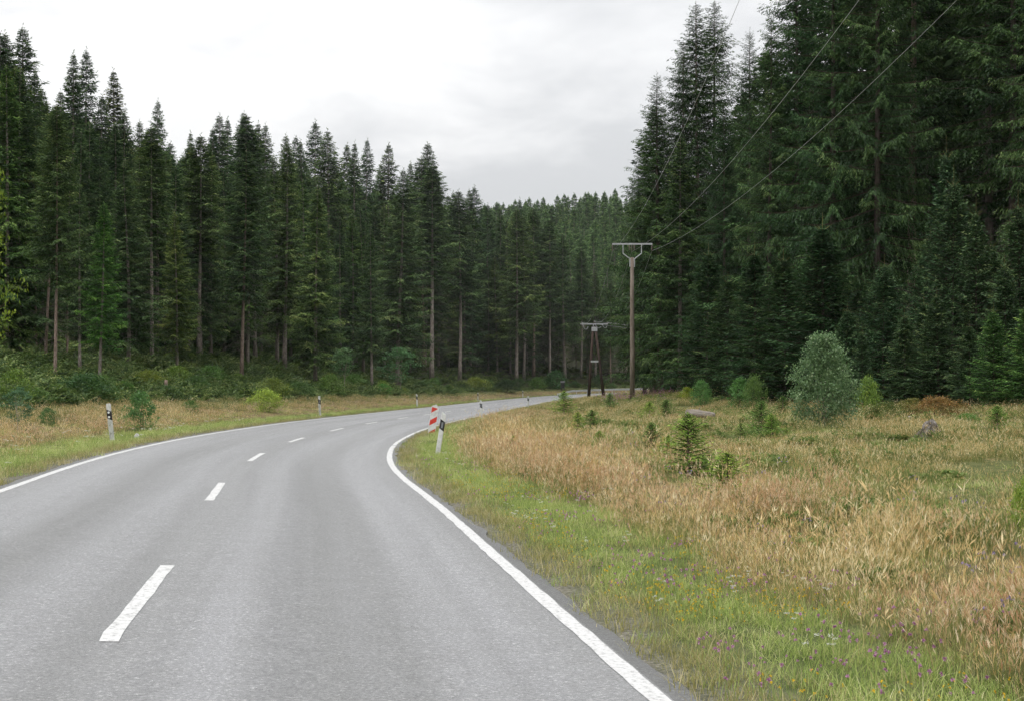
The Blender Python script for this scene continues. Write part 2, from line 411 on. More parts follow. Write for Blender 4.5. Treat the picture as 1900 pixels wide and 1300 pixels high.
# skirts down both sides
Vs = []; Qs = []
for side, idx in ((0, np.arange(len(ss)) * k), (1, np.arange(len(ss)) * k + k - 1)):
    lo = V[idx].copy(); lo[:, 2] -= .12; b = n0 + side * len(ss); Vs.append(lo); j = np.arange(len(ss) - 1)
    f = np.stack([idx[:-1], idx[1:], b + j + 1, b + j], 1); Qs.append(f if side else f[:, ::-1])
V = np.vstack([V] + Vs); Q = np.vstack([Q] + Qs)
UU = np.concatenate([UU, UU[np.arange(len(ss)) * k], UU[np.arange(len(ss)) * k + k - 1]]); SS = np.concatenate([SS, ss, ss])
lane = np.stack([UU, SS, UU * 0, UU * 0 + 1], 1)
road = link('road', make_mesh('road', V, Q, [A_MAT], attrs=[('lane', 'POINT', lane)]))
tag(road, 'two-lane grey asphalt road bending right through the forest', kind='structure')
PAINT = principled('road_paint', lambda N, L: ramp(N, L, noise(N, L, 22, 6, .75), [(.34, (.18, .18, .18)), (.40, (.34, .34, .335)), (.47, (.52, .52, .515)), (.7, (.60, .60, .595))]), rough=.6, spec=.3,
                   bump=(lambda N, L: noise(N, L, 70, 3), .3, .005))
def paint(name, s, u0, u1, jag=.03):
    V, Q, UU, SS = strip(s, np.array([u0, (u0 + u1) / 2, u1]), lift=.004)
    V = V.reshape(-1, 3, 3); nn = cnor(s)
    for kk, sg in ((0, -1), (2, 1)):
        V[:, kk, :2] += sg * jag * (fbm(s * 9, s * 0 + kk + u0, 8) - .5)[:, None] * nn
    return link(name, make_mesh(name, V.reshape(-1, 3), Q, [PAINT]), road)
sk = float(np.interp(41.8, CEN[:, 1][:300], CS[:300]))     # a joint in the right-hand line
near = np.arange(CS[i0], CS[i0] + 130, .3); farr = np.arange(CS[i0] + 130, CS[i1] - 2, 1.5)
paint('edge_line', np.concatenate([near, farr]), -HW - .06, -HW + .06)
paint('edge_line', near[near < sk], HW - .065, HW + .065)
paint('edge_line', np.concatenate([near[near > sk + .05], farr]), HW - .06, HW + .05)
sd0 = float(np.interp(8.67, CEN[:, 1][:300], CS[:300]))
for k_ in range(-2, 26):
    a0 = sd0 + k_ * 11.1
    ym = float(cen(a0 + 1.9)[1]); du = -.14 * math.exp(-((ym - 21) / 5) ** 2)      # the painters' line wanders a little
    paint('centre_dash', np.linspace(a0, a0 + 3.8, 12), du - .06, du + .06)

# ---------------------------------------------------------------- plant builders
BARK = principled('spruce_bark', lambda N, L: ramp(N, L, noise(N, L, 6, 5, .7, sx=(2.2, 2.2, .5)), [(.3, (.10, .08, .068)), (.5, (.25, .21, .185)), (.68, (.42, .37, .335))]), rough=.95, spec=.1,
                  bump=(lambda N, L: noise(N, L, 14, 4, .7, sx=(1, 1, .35)), .9, .04))
SHADY = principled('shaded_bark', lambda N, L: ramp(N, L, noise(N, L, 6, 5, .7, sx=(2.2, 2.2, .5)), [(.3, (.04, .032, .028)), (.5, (.09, .072, .062)), (.7, (.16, .13, .115))]), rough=.95, spec=.1)  # darkened copy of the spruce bark, crown shade put into its colour
BRANCH = principled('branch_bark', (.045, .036, .026), rough=.95, spec=.1)
BARK2 = principled('warm_bark', lambda N, L: ramp(N, L, noise(N, L, 6, 5, .7, sx=(2.2, 2.2, .5)), [(.3, (.10, .07, .055)), (.5, (.25, .185, .15)), (.7, (.40, .325, .28))]), rough=.95, spec=.1,
                   bump=(lambda N, L: noise(N, L, 14, 4, .7, sx=(1, 1, .35)), .9, .04))
TWIG = principled('dead_twig', lambda N, L: ramp(N, L, noise(N, L, 3, 3), [(.3, (.06, .05, .042)), (.7, (.17, .15, .13))]), rough=.95, spec=.1)
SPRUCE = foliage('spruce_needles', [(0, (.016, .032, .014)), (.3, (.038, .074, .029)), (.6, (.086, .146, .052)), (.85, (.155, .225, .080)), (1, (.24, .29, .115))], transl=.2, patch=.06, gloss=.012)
YOUNG = foliage('young_spruce_needles', [(0, (.020, .042, .018)), (.4, (.044, .088, .036)), (.75, (.090, .150, .058)), (1, (.19, .24, .09))], transl=.22, patch=.06, gloss=.012)
SAPG = foliage('sapling_needles', [(0, (.055, .10, .025)), (.4, (.13, .22, .055)), (.75, (.24, .35, .09)), (1, (.40, .48, .16))], transl=.3, patch=.06, gloss=.012)
LEADER = principled('leader_shoot', (.15, .145, .055), rough=.8, spec=.2)

def leaf_quads(P, D, ln, wd, rng, droop=0.0):
    """diamond blades: base P, direction D"""
    n = len(P); rv = norm(rng.normal(size=(n, 3)) + np.array((0, 0, 2.2)))
    side = norm(np.cross(D, rv)) * (wd * .5)[:, None]
    mid = P + D * (ln * .45)[:, None]; tip = P + D * ln[:, None]; tip[:, 2] -= droop * ln
    V = np.stack([P, mid + side, tip, mid - side], 1).reshape(-1, 3)
    Q = np.arange(4 * n).reshape(-1, 4)
    return V, Q
def prisms(A, B, ra, rb):
    """three-sided sticks from A to B"""
    n = len(A); D = norm(B - A); ref = np.tile(np.array((.2, .1, 1.0)), (n, 1))
    S1 = norm(np.cross(D, ref)); S2 = np.cross(D, S1)
    ring = []
    for P, r in ((A, ra), (B, rb)):
        r = np.broadcast_to(np.asarray(r, float), (n,))[:, None]
        for a in (0, 2.094, 4.189): ring.append(P + r * (math.cos(a) * S1 + math.sin(a) * S2))
    V = np.stack(ring, 1).reshape(-1, 3); b = np.arange(n)[:, None] * 6
    Q = np.concatenate([b + np.array(q) for q in ((0, 1, 4, 3), (1, 2, 5, 4), (2, 0, 3, 5))], 0)
    return V, Q
def merge(parts):
    V = []; Q = []; M = []; T = []; n = 0
    for v, q, mi, t in parts:
        V.append(v); Q.append(q + n); n += len(v); M.append(np.full(len(q), mi)); T.append(np.broadcast_to(t, (len(q),)))
    return np.vstack(V), np.vstack(Q), np.concatenate(M), np.concatenate(T)
def trunk_path(H, rng, bend=.012, n=14):
    t = np.linspace(0, 1, n); ax = rng.uniform(0, 6.28, 2); am = rng.normal(0, bend, 2) * H
    x = am[0] * np.sin(t * 3.0 + ax[0]) - am[0] * math.sin(ax[0]); y = am[1] * np.sin(t * 3.0 + ax[1]) - am[1] * math.sin(ax[1])
    return np.stack([x * .5, y * .5, t * H], 1)
def spruce(seed, H, cb, Rm, dz=.10, tw=.20, twd=.055, n2d=7.5, n3d=8.0, hang=.35, prof=.75, up=.45, low=-.25, sparse=.0, dead=0, r0=None, gap=0.0, frond=.36, top_thin=1.0, tipl=.45):
    """returns (trunk mesh arrays, crown arrays, dead-branch arrays)"""
    rng = np.random.default_rng(seed)
    path = trunk_path(H, rng)
    r0 = r0 or H * .0105
    tz = path[:, 2] / H
    rad = r0 * (np.maximum(1 - tz, .0) ** .85) + .006 + r0 * .35 * np.exp(-path[:, 2] / (.03 * H + .05))
    mb = MB().tube(path, rad, 9)
    trunk = (np.vstack(mb.V), np.array(mb.Q), np.array(mb.T))
    # primary branches
    Hc = H * (1 - cb); z = []; zc = H * cb
    while zc < H * .985:
        z.append(zc); t = (H - zc) / Hc; zc += dz * (.24 + .9 * t) * rng.uniform(.6, 1.4)
    z = np.array(z); nb = len(z)
    z = z + .35 * dz * np.sin(z * 2 * math.pi / (dz * 5))          # loose whorls
    t = np.clip((H - z) / Hc, 0, 1)
    az = np.arange(nb) * 2.39996 + rng.normal(0, .35, nb)
    Lb = Rm * (t ** prof) * (1 - .35 * smooth(.8, 1, t)) * rng.uniform(.5, 1.15, nb) * (1 + .16 * np.sin(az * 2 + seed) * t) + .012 * Rm
    if sparse:
        keep = rng.random(nb) > sparse; z, t, az, Lb = z[keep], t[keep], az[keep], Lb[keep]; nb = len(z)
    if gap:
        keep = fbm(z * .5, az * .9, seed, 2) > gap; z, t, az, Lb = z[keep], t[keep], az[keep], Lb[keep]; nb = len(z)
    p0 = up * (1 - t) ** 1.6 + low * t + rng.normal(0, .07, nb)      # initial slope
    c2 = (.10 + .22 * t) + rng.normal(0, .05, nb)                   # upturn at tip
    base = np.stack([np.interp(z, path[:, 2], path[:, 0]), np.interp(z, path[:, 2], path[:, 1]), z], 1)
    rd = np.stack([np.cos(az), np.sin(az), np.zeros(nb)], 1)
    def bp(i, s):
        return base[i] + rd[i] * (Lb[i] * s)[:, None] + np.array((0, 0, 1.0)) * (Lb[i] * (p0[i] * s + (c2[i] * s - .25 * t[i]) * s * s * .9))[:, None]
    parts = []
    ib = np.arange(nb); w0 = .006 + .009 * Lb
    k1 = [bp(ib, np.full(nb, q)) for q in (0, .35, .7, 1.0)]
    for a in range(3):
        v, q = prisms(k1[a], k1[a + 1], w0 * (1 - a * .3), w0 * (1 - (a + 1) * .3) + .002); parts.append((v, q, 1, .4))
    # secondary twigs
    n2 = np.maximum(9 if H > 3 else 5, (Lb * n2d).astype(int)); i2 = np.repeat(ib, n2)
    off = np.concatenate([[0], np.cumsum(n2)[:-1]]); loc = np.arange(len(i2)) - np.repeat(off, n2)
    s2 = .10 + .90 * (loc + rng.random(len(i2))) / n2[i2]; s2 = np.clip(s2, .05, 1)
    side = np.where(loc % 2 == 0, 1.0, -1.0)
    P2 = bp(i2, s2)
    sd_ = np.stack([-rd[i2][:, 1], rd[i2][:, 0], np.zeros(len(i2))], 1)
    l2 = (frond * Lb[i2] * np.clip(1.15 - s2, .1, 1) * np.clip(s2 * 3.2, .35, 1) + tw * .7 * np.clip(.10 + t[i2] * 5, 0, 1)) * rng.uniform(.6, 1.25, len(i2))
    ang = rng.normal(.95, .18, len(i2)) * np.clip(1.25 - .55 * s2, .5, 1.2)
    D2 = norm(rd[i2] * np.cos(ang)[:, None] + sd_ * (side * np.sin(ang))[:, None] + np.array((0, 0, 1.0)) * (rng.normal(-.05, .16, len(i2)) - .35 * hang * t[i2])[:, None])
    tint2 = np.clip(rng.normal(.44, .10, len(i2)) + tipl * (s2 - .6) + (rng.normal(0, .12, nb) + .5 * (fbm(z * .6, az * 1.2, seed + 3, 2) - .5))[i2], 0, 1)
    # blades
    n3 = np.maximum(2, (l2 * n3d).astype(int) + 1); i3 = np.repeat(np.arange(len(i2)), n3)
    off = np.concatenate([[0], np.cumsum(n3)[:-1]]); lo3 = np.arange(len(i3)) - np.repeat(off, n3)
    s3 = (lo3 + .3 + .5 * rng.random(len(i3))) / n3[i3]
    P3 = P2[i3] + D2[i3] * (l2[i3] * s3 * .9)[:, None]; P3[:, 2] -= hang * t[i2][i3] * l2[i3] * s3 * s3 * .7
    sgn = np.where(lo3 % 2 == 0, 1.0, -1.0)
    pr = norm(np.cross(D2[i3], np.array((0, 0, 1.0))))
    a3 = rng.normal(.7, .3, len(i3))
    D3 = norm(D2[i3] * np.cos(a3)[:, None] + pr * (sgn * np.sin(a3))[:, None] + rng.normal(0, .16, (len(i3), 3)) - np.array((0, 0, 1.0)) * (hang * t[i2][i3] * rng.uniform(.2, 1.6, len(i3)))[:, None])
    ln = tw * rng.uniform(.7, 1.35, len(i3)); wd = twd * rng.uniform(.7, 1.3, len(i3))
    sc3 = .34 + .66 * np.clip(t[i2][i3] * 6, 0, 1); ln *= sc3; wd *= sc3 * (1 + (.7 if H > 3 else 0) * (1 - np.clip(t[i2][i3] * 4, 0, 1)))
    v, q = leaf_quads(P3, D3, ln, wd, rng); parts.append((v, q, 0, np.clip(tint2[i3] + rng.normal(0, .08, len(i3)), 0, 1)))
    # leading shoot
    topp = path[-1]; nl = 10
    Pl = np.tile(topp, (nl, 1)) - np.array((0, 0, 1.0)) * (np.linspace(0, .05 * H, nl))[:, None]
    Dl = norm(np.stack([np.cos(np.arange(nl) * 2.4), np.sin(np.arange(nl) * 2.4), np.full(nl, 1.3)], 1))
    v, q = leaf_quads(Pl, Dl, np.full(nl, tw * .9), np.full(nl, twd), rng); parts.append((v, q, 0, .6))
    crown = merge(parts)
    dd = None
    if dead:
        zd = rng.uniform(.12 * H, max(cb + .12, .2) * H, dead); ad = rng.uniform(0, 6.283, dead)
        A = np.stack([np.interp(zd, path[:, 2], path[:, 0]), np.interp(zd, path[:, 2], path[:, 1]), zd], 1)
        Ld = Rm * rng.uniform(.2, .75, dead)
        Bm = A + np.stack([np.cos(ad) * Ld * .6, np.sin(ad) * Ld * .6, -.10 * Ld], 1)
        Be = A + np.stack([np.cos(ad) * Ld, np.sin(ad) * Ld, -.32 * Ld], 1)
        pp = []
        v, q = prisms(A, Bm, .016, .011); pp.append((v, q, 0, .5)); v, q = prisms(Bm, Be, .011, .004); pp.append((v, q, 0, .5))
        nt_ = 4; ia = np.repeat(np.arange(dead), nt_); f = rng.uniform(.3, 1, len(ia))[:, None]
        Q0 = A[ia] * (1 - f) + Be[ia] * f; Q1 = Q0 + norm(rng.normal(size=(len(ia), 3)) + (Be - A)[ia] * .6 - np.array((0, 0, .5))) * (Ld[ia] * .28)[:, None]
        v, q = prisms(Q0, Q1, .006, .002); pp.append((v, q, 0, .5)); dd = merge(pp)
    return trunk, crown, dd
class Kind:
    """a tree mesh set that copies share"""
    def __init__(s, name, arrs, H, leafmat, barkmat, leader=False):
        (tv, tq, tt), (v, q, mi, ti), dd = arrs; s.H = H; s.name = name
        s.trunk = make_mesh('trunk', tv, tq, [barkmat], smooth_shade=True, tri=tt)
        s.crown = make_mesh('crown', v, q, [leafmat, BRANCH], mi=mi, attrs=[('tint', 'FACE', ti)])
        s.dead = make_mesh('dead_branches', dd[0], dd[1], [TWIG]) if dd else None
        s.lead = None
        if leader:
            mb = MB(); P = tv[:9 * 14].reshape(14, 9, 3).mean(1); top = P[-1]
            mb.tube(np.array([top - (0, 0, .14 * H), top - (0, 0, .06 * H), top + (0, 0, .085 * H)]), [.010, .008, .004], 6)
            for a in range(5):
                d = np.array((math.cos(a * 1.257), math.sin(a * 1.257), .9)); b = top - (0, 0, .02 * H)
                mb.tube(np.array([b, b + d * .04 * H]), [.006, .003], 5)
            s.lead = make_mesh('leader_shoot', np.vstack(mb.V), mb.Q, [LEADER], tri=mb.T)
    def place(s, x, y, h, rot, label, cat, group=None, colr=(1, 1, 1), name=None, wide=1.0, z=None, lean=0.0):
        z = gz(x, y) - .05 if z is None else z
        r = empty(name or s.name, (x, y, z)); k = h / s.H
        r.scale = (k * wide, k * wide, k); r.rotation_euler = (0, lean, rot)
        tag(r, label, cat, group)
        for nm, me in (('trunk', s.trunk), ('crown', s.crown), ('dead_branches', s.dead), ('leader_shoot', s.lead)):
            if me is None: continue
            o = link(nm, me, r); o.color = (*colr, 1)
            if nm == 'dead_branches': o['kind'] = 'stuff'
        return r
ORD = 'first second third fourth fifth sixth seventh eighth ninth tenth eleventh twelfth thirteenth fourteenth fifteenth sixteenth seventeenth eighteenth nineteenth twentieth'.split()
TENS = {20: 'twenty', 30: 'thirty', 40: 'forty', 50: 'fifty', 60: 'sixty'}
def ordn(i):
    if i <= 20: return ORD[i - 1]
    t, u = i // 10 * 10, i % 10
    return (TENS[t] + '-' + ORD[u - 1]) if u else {30: 'thirtieth', 40: 'fortieth', 50: 'fiftieth', 60: 'sixtieth'}[t]

# ---------------------------------------------------------------- tree kinds
bare = [Kind('spruce_tree', spruce(11 + i, 24, (.44, .36, .48)[i], (2.9, 3.2, 2.7)[i], dz=.088, tw=.27, twd=.078, n2d=10, n3d=10, hang=.6, prof=(.7, .66, .74)[i], dead=70, r0=.15, frond=.42, gap=.10), 24, SPRUCE, (BARK, BARK2, BARK)[i]) for i in range(3)]
half = [Kind('spruce_tree', spruce(21 + i, 22, (.18, .26, .12, .22)[i], (3.9, 3.4, 4.2, 3.1)[i], dz=.105, tw=.27, twd=.078, n2d=10, n3d=10, hang=.6, prof=(.86, .78, .9, .8)[i], dead=26, r0=.19, gap=.16, frond=.40), 22, SPRUCE, BARK) for i in range(4)]
full = [Kind('spruce_tree', spruce(31 + i, 20, (.05, .08, .04)[i], (3.9, 4.3, 3.5)[i], dz=.105, tw=.27, twd=.078, n2d=10, n3d=10, hang=.55, prof=(.88, .84, .92)[i], r0=.2, gap=.12, frond=.40), 20, SPRUCE, BARK) for i in range(3)]
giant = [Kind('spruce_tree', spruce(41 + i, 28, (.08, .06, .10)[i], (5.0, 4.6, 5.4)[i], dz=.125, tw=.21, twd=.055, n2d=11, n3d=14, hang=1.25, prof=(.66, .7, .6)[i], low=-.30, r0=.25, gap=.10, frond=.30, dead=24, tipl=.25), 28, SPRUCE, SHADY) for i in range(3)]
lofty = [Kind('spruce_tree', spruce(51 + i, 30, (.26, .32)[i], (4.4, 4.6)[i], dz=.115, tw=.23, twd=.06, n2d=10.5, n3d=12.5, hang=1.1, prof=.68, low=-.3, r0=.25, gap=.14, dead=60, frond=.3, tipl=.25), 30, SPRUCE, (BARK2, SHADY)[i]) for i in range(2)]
young = [Kind('young_spruce', spruce(61 + i, 6, .03, (1.75, 1.5, 2.0)[i], dz=.028, tw=.13, twd=.045, n2d=15, n3d=15, hang=.22, prof=.8, up=.75, low=-.05, r0=.05, gap=.10), 6, YOUNG, SHADY, leader=True) for i in range(3)]
sapl = [Kind('spruce_sapling', spruce(71 + i, 1.1, .06, (.58, .66, .60)[i], dz=.015, tw=.06, twd=.020, n2d=30, n3d=32, hang=.1, prof=.8, up=.75, low=.1, r0=.016, gap=.22, frond=.40), 1.1, SAPG, BARK2) for i in range(3)]
lowpoly = []
for i in range(4):
    tr, cr, _ = spruce(81 + i, 22, (.2, .35, .1, .28)[i], (3.4, 3.0, 3.8, 3.2)[i], dz=.24, tw=.55, twd=.24, n2d=3.2, n3d=2.6, hang=.5, prof=.7, r0=.25)
    v = np.vstack([tr[0], cr[0]]); q = np.vstack([tr[1], cr[1] + len(tr[0])])
    me = make_mesh('far_spruce', v, q, [SPRUCE, BARK], mi=np.concatenate([np.ones(len(tr[1])), cr[2]]), attrs=[('tint', 'FACE', np.concatenate([np.full(len(tr[1]), .4), cr[3]]))])
    lowpoly.append(bpy.data.objects.new('far_spruce', me))

# ---------------------------------------------------------------- scatter (geometry nodes) for what nobody could count
def scatter(name, label, cat, srcs, P, rot, scl, idx, tilt=None, colr=None):
    me = bpy.data.meshes.new(name); me.vertices.add(len(P)); me.vertices.foreach_set('co', np.ascontiguousarray(P, np.float32).ravel())
    tilt = np.zeros((len(P), 2)) if tilt is None else tilt
    for n, t, d in (('idx', 'INT', np.asarray(idx, np.int32)), ('scl', 'FLOAT', np.asarray(scl, np.float32)), ('rotz', 'FLOAT', np.asarray(rot, np.float32)),
                    ('rotx', 'FLOAT', np.asarray(tilt[:, 0], np.float32)), ('roty', 'FLOAT', np.asarray(tilt[:, 1], np.float32))):
        me.attributes.new(n, t, 'POINT').data.foreach_set('value', np.ascontiguousarray(d))
    o = link(name, me); tag(o, label, cat, kind='stuff')
    if colr: o.color = (*colr, 1)
    ng = bpy.data.node_groups.new(name, 'GeometryNodeTree')
    ng.interface.new_socket('Geometry', in_out='INPUT', socket_type='NodeSocketGeometry')
    ng.interface.new_socket('Geometry', in_out='OUTPUT', socket_type='NodeSocketGeometry')
    N = ng.nodes; L = ng.links
    gi = N.new('NodeGroupInput'); go = N.new('NodeGroupOutput'); iop = N.new('GeometryNodeInstanceOnPoints'); j = N.new('GeometryNodeJoinGeometry')
    for s in reversed(srcs):
        oi = N.new('GeometryNodeObjectInfo'); oi.inputs['Object'].default_value = s; oi.inputs['As Instance'].default_value = True
        L.new(oi.outputs['Geometry'], j.inputs[0])
    def attr(n, t):
        a = N.new('GeometryNodeInputNamedAttribute'); a.data_type = t; a.inputs['Name'].default_value = n; return a.outputs['Attribute']
    L.new(gi.outputs[0], iop.inputs['Points']); L.new(j.outputs[0], iop.inputs['Instance']); iop.inputs['Pick Instance'].default_value = True
    L.new(attr('idx', 'INT'), iop.inputs['Instance Index']); L.new(attr('scl', 'FLOAT'), iop.inputs['Scale'])
    cx = N.new('ShaderNodeCombineXYZ')
    for k, n in enumerate(('rotx', 'roty', 'rotz')): L.new(attr(n, 'FLOAT'), cx.inputs[k])
    L.new(cx.outputs[0], iop.inputs['Rotation']); L.new(iop.outputs[0], go.inputs[0])
    md = o.modifiers.new('scatter', 'NODES'); md.node_group = ng
    return o

# ---------------------------------------------------------------- left forest
rng = np.random.default_rng(7)
WARM, OLIVE, COOL, BRIGHT, NEUT, RUST = (1.45, 1.25, .85), (1.2, 1.12, .95), (.88, .97, 1.02), (1.5, 1.7, 1.1), (1, 1, 1), (2.6, 1.25, 1.0)
front = [  # column, metres beyond the asphalt, top row, kind, colour, width, what sets it apart
    (22, 18, 122, bare[0], WARM, 1.25, 'yellowish crown'), (102, 12, 188, bare[1], OLIVE, .9, 'long reddish bare trunk and small rusty crown'), (148, 13, 330, half[3], NEUT, .9, 'short brown trunk'),
    (184, 10.5, 372, half[1], (1.3, 1.75, .9), .95, 'fresh green low crown'), (238, 15, 300, half[2], NEUT, 1.1, 'broad dark crown'), (282, 16, 230, bare[2], OLIVE, 1.25, 'grey trunk and olive crown'),
    (328, 13, 390, half[0], WARM, .9, 'yellow-green hanging branches'), (350, 19, 268, bare[0], NEUT, 1.2, 'thin trunk behind brush'), (368, 17.5, 248, bare[2], OLIVE, 1.3, 'pale trunk showing through sparse twigs'), (448, 13, 275, bare[1], NEUT, 1.2, 'thick pale bare trunk'),
    (459, 18.5, 212, bare[0], NEUT, 1.15, 'slim bare trunk just behind a thicker one'), (474, 18, 235, bare[2], NEUT, 1.2, 'straight pinkish bare trunk'), (528, 17, 262, half[3], OLIVE, 1.0, 'ragged olive crown'),
    (585, 12, 342, half[2], (1.25, 1.2, 1.0), 1.05, 'broad cone crown and stout pale foot'), (690, 11.5, 420, half[3], NEUT, .9, 'slender shape and thin bare trunk'), (737, 11.5, 312, half[0], NEUT, 1.1, 'wide bushy crown behind a small broadleaf sapling'),
    (787, 20, 290, bare[1], NEUT, 1.2, 'bare trunk standing back in shadow'), (801, 13, 303, bare[2], NEUT, 1.5, 'tall bare trunk and wide top'), (853, 13, 352, bare[0], NEUT, 1.35, 'very straight pale bare trunk'),
    (958, 12, 385, half[1], OLIVE, 1.1, 'pale trunk by the far road'), (972, 14, 398, bare[0], OLIVE, 1.2, 'slim trunk near the far road'), (990, 16, 384, bare[1], NEUT, 1.2, 'crown reaching the skyline over the far road'),
    (1020, 15, 405, bare[2], NEUT, 1.2, 'rosy trunk left of the leaning-leg pole'), (1048, 15, 432, half[1], NEUT, 1.1, 'dark crown left of the leaning-leg pole'), (1078, 15, 462, bare[0], NEUT, 1.2, 'twin-like trunk behind the leaning-leg pole'),
    (1105, 15, 500, half[3], OLIVE, 1.1, 'crown above the leaning-leg pole'), (1133, 12, 520, bare[1], NEUT, 1.2, 'pale trunk between the two poles'), (1160, 15, 545, half[0], NEUT, 1.1, 'dark crown behind the tall pole'), (1195, 15, 560, full[0], NEUT, 1.1, 'full crown above the crash barrier'),
    (1230, 14, 575, full[1], NEUT, 1.1, 'crown behind the barrier end')]
for i, (px_, e, yt, k, c, wd, ph) in enumerate(front):
    x, y = at_u(px_, -AE - e); z = gz(x, y)
    k.place(x, y, top_h(yt, y, z), rng.uniform(0, 6.28), f'spruce with {ph}, {ordn(i + 1)} from left in front row', 'tree', 'front row of the left forest', c, wide=wd * 1.08, lean=rng.normal(0, .008))
skyline = [(-25, 60), (-2, 58), (17, 60), (36, 47), (66, 125), (88, 160), (118, 165), (137, 95), (159, 90), (185, 175), (209, 127), (232, 205), (254, 221), (272, 240), (290, 182), (322, 262), (353, 243), (386, 236), (402, 208), (423, 218), (441, 250), (459, 205), (477, 226), (499, 227), (526, 247), (548, 250), (563, 258),
           (588, 224), (609, 240), (630, 290), (644, 263), (659, 262), (673, 256), (700, 300), (723, 265), (755, 300), (787, 262), (809, 312), (835, 360), (848, 355), (871, 350), (882, 345), (904, 378), (927, 385), (945, 405), (965, 368), (1008, 410)]
for i, (px_, yt) in enumerate(skyline):
    e = rng.uniform(22, 30); x, y = at_u(px_, -AE - e); z = gz(x, y)
    k = (half, full, half)[i % 3][rng.integers(0, 3)]; c = [NEUT, COOL, OLIVE, COOL][rng.integers(0, 4)] if i != 10 else (1.5, 1.15, 1.0)
    k.place(x, y, top_h(yt, y, z), rng.uniform(0, 6.28), f'spruce standing back in the left forest, {ordn(i + 1)} top along its skyline from left', 'tree', 'skyline of the left forest', c, wide=rng.uniform(.85, 1.15))
# middle row: crowns filling between the front trunks and the skyline
mid = []
for i, px_ in enumerate(np.arange(-40, 1225, 23)):
    e = rng.uniform(16.5, 22); x, y = at_u(px_ + rng.uniform(-8, 8), -AE - e); z = gz(x, y)
    sky_y = np.interp(px_, [s[0] for s in skyline], [s[1] for s in skyline]) if px_ < 1008 else np.interp(px_, [1008, 1100, 1230], [430, 520, 600])
    h = top_h(sky_y + rng.uniform(45, 150), y, z)
    k = [half[0], half[2], full[0], full[1], half[3], full[2]][i % 6]; c = [(.85, .9, .9), COOL, OLIVE, (1.1, 1.2, .85), (.8, .85, .85)][rng.integers(0, 5)]
    k.place(x, y, h, rng.uniform(0, 6.28), f'dark spruce crown between front trunks and skyline, {ordn(i + 1)} from left in the middle row', 'tree', 'middle row of the left forest', c, wide=rng.uniform(.95, 1.2))
# a yellow-green broadleaf at the very edge and small things come later; deep interior as one mass
cand = rng.uniform((-120, 30), (190, 420), (12000, 2)); zc, Uc, Sc = ground(cand[:, 0], cand[:, 1], True)
elc = -Uc - AE; ok = (elc > 31) & (elc < 105) & (np.abs(cand[:, 0]) < .46 * cand[:, 1] + 10)
cand = cand[ok]; zc = zc[ok]; keep = []; 
for i, p in enumerate(cand):
    if len(keep) > 1100: break
    if all((p[0] - cand[j][0]) ** 2 + (p[1] - cand[j][1]) ** 2 > 11 for j in keep): keep.append(i)
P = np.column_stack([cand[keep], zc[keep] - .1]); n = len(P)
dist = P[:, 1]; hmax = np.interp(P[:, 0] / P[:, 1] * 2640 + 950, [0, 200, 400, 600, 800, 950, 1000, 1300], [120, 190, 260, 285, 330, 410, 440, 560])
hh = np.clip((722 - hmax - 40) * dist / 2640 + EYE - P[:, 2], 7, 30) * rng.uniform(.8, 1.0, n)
scatter('forest_interior', 'mass of spruces deep inside the forest left of the road', 'forest', lowpoly, P, rng.uniform(0, 6.28, n), hh / 22, rng.integers(0, 4, n), colr=(.8, .86, .86))  # darker tint puts the inner forest's shade into the needle colour
# the far wooded hill
cand = rng.uniform((-160, 345), (330, 640), (5200, 2)); cz_ = ground(cand[:, 0], cand[:, 1]); n = len(cand)
scatter('far_forest', 'pale hazy wooded hill closing the valley above the road bend', 'forest', lowpoly, np.column_stack([cand, cz_ - .2]), rng.uniform(0, 6.28, n), rng.uniform(.6, 1.05, n), rng.integers(0, 4, n), colr=(1.5, 1.55, 1.45))  # lighter tint: mixed wood, plus some haze painted into the colour

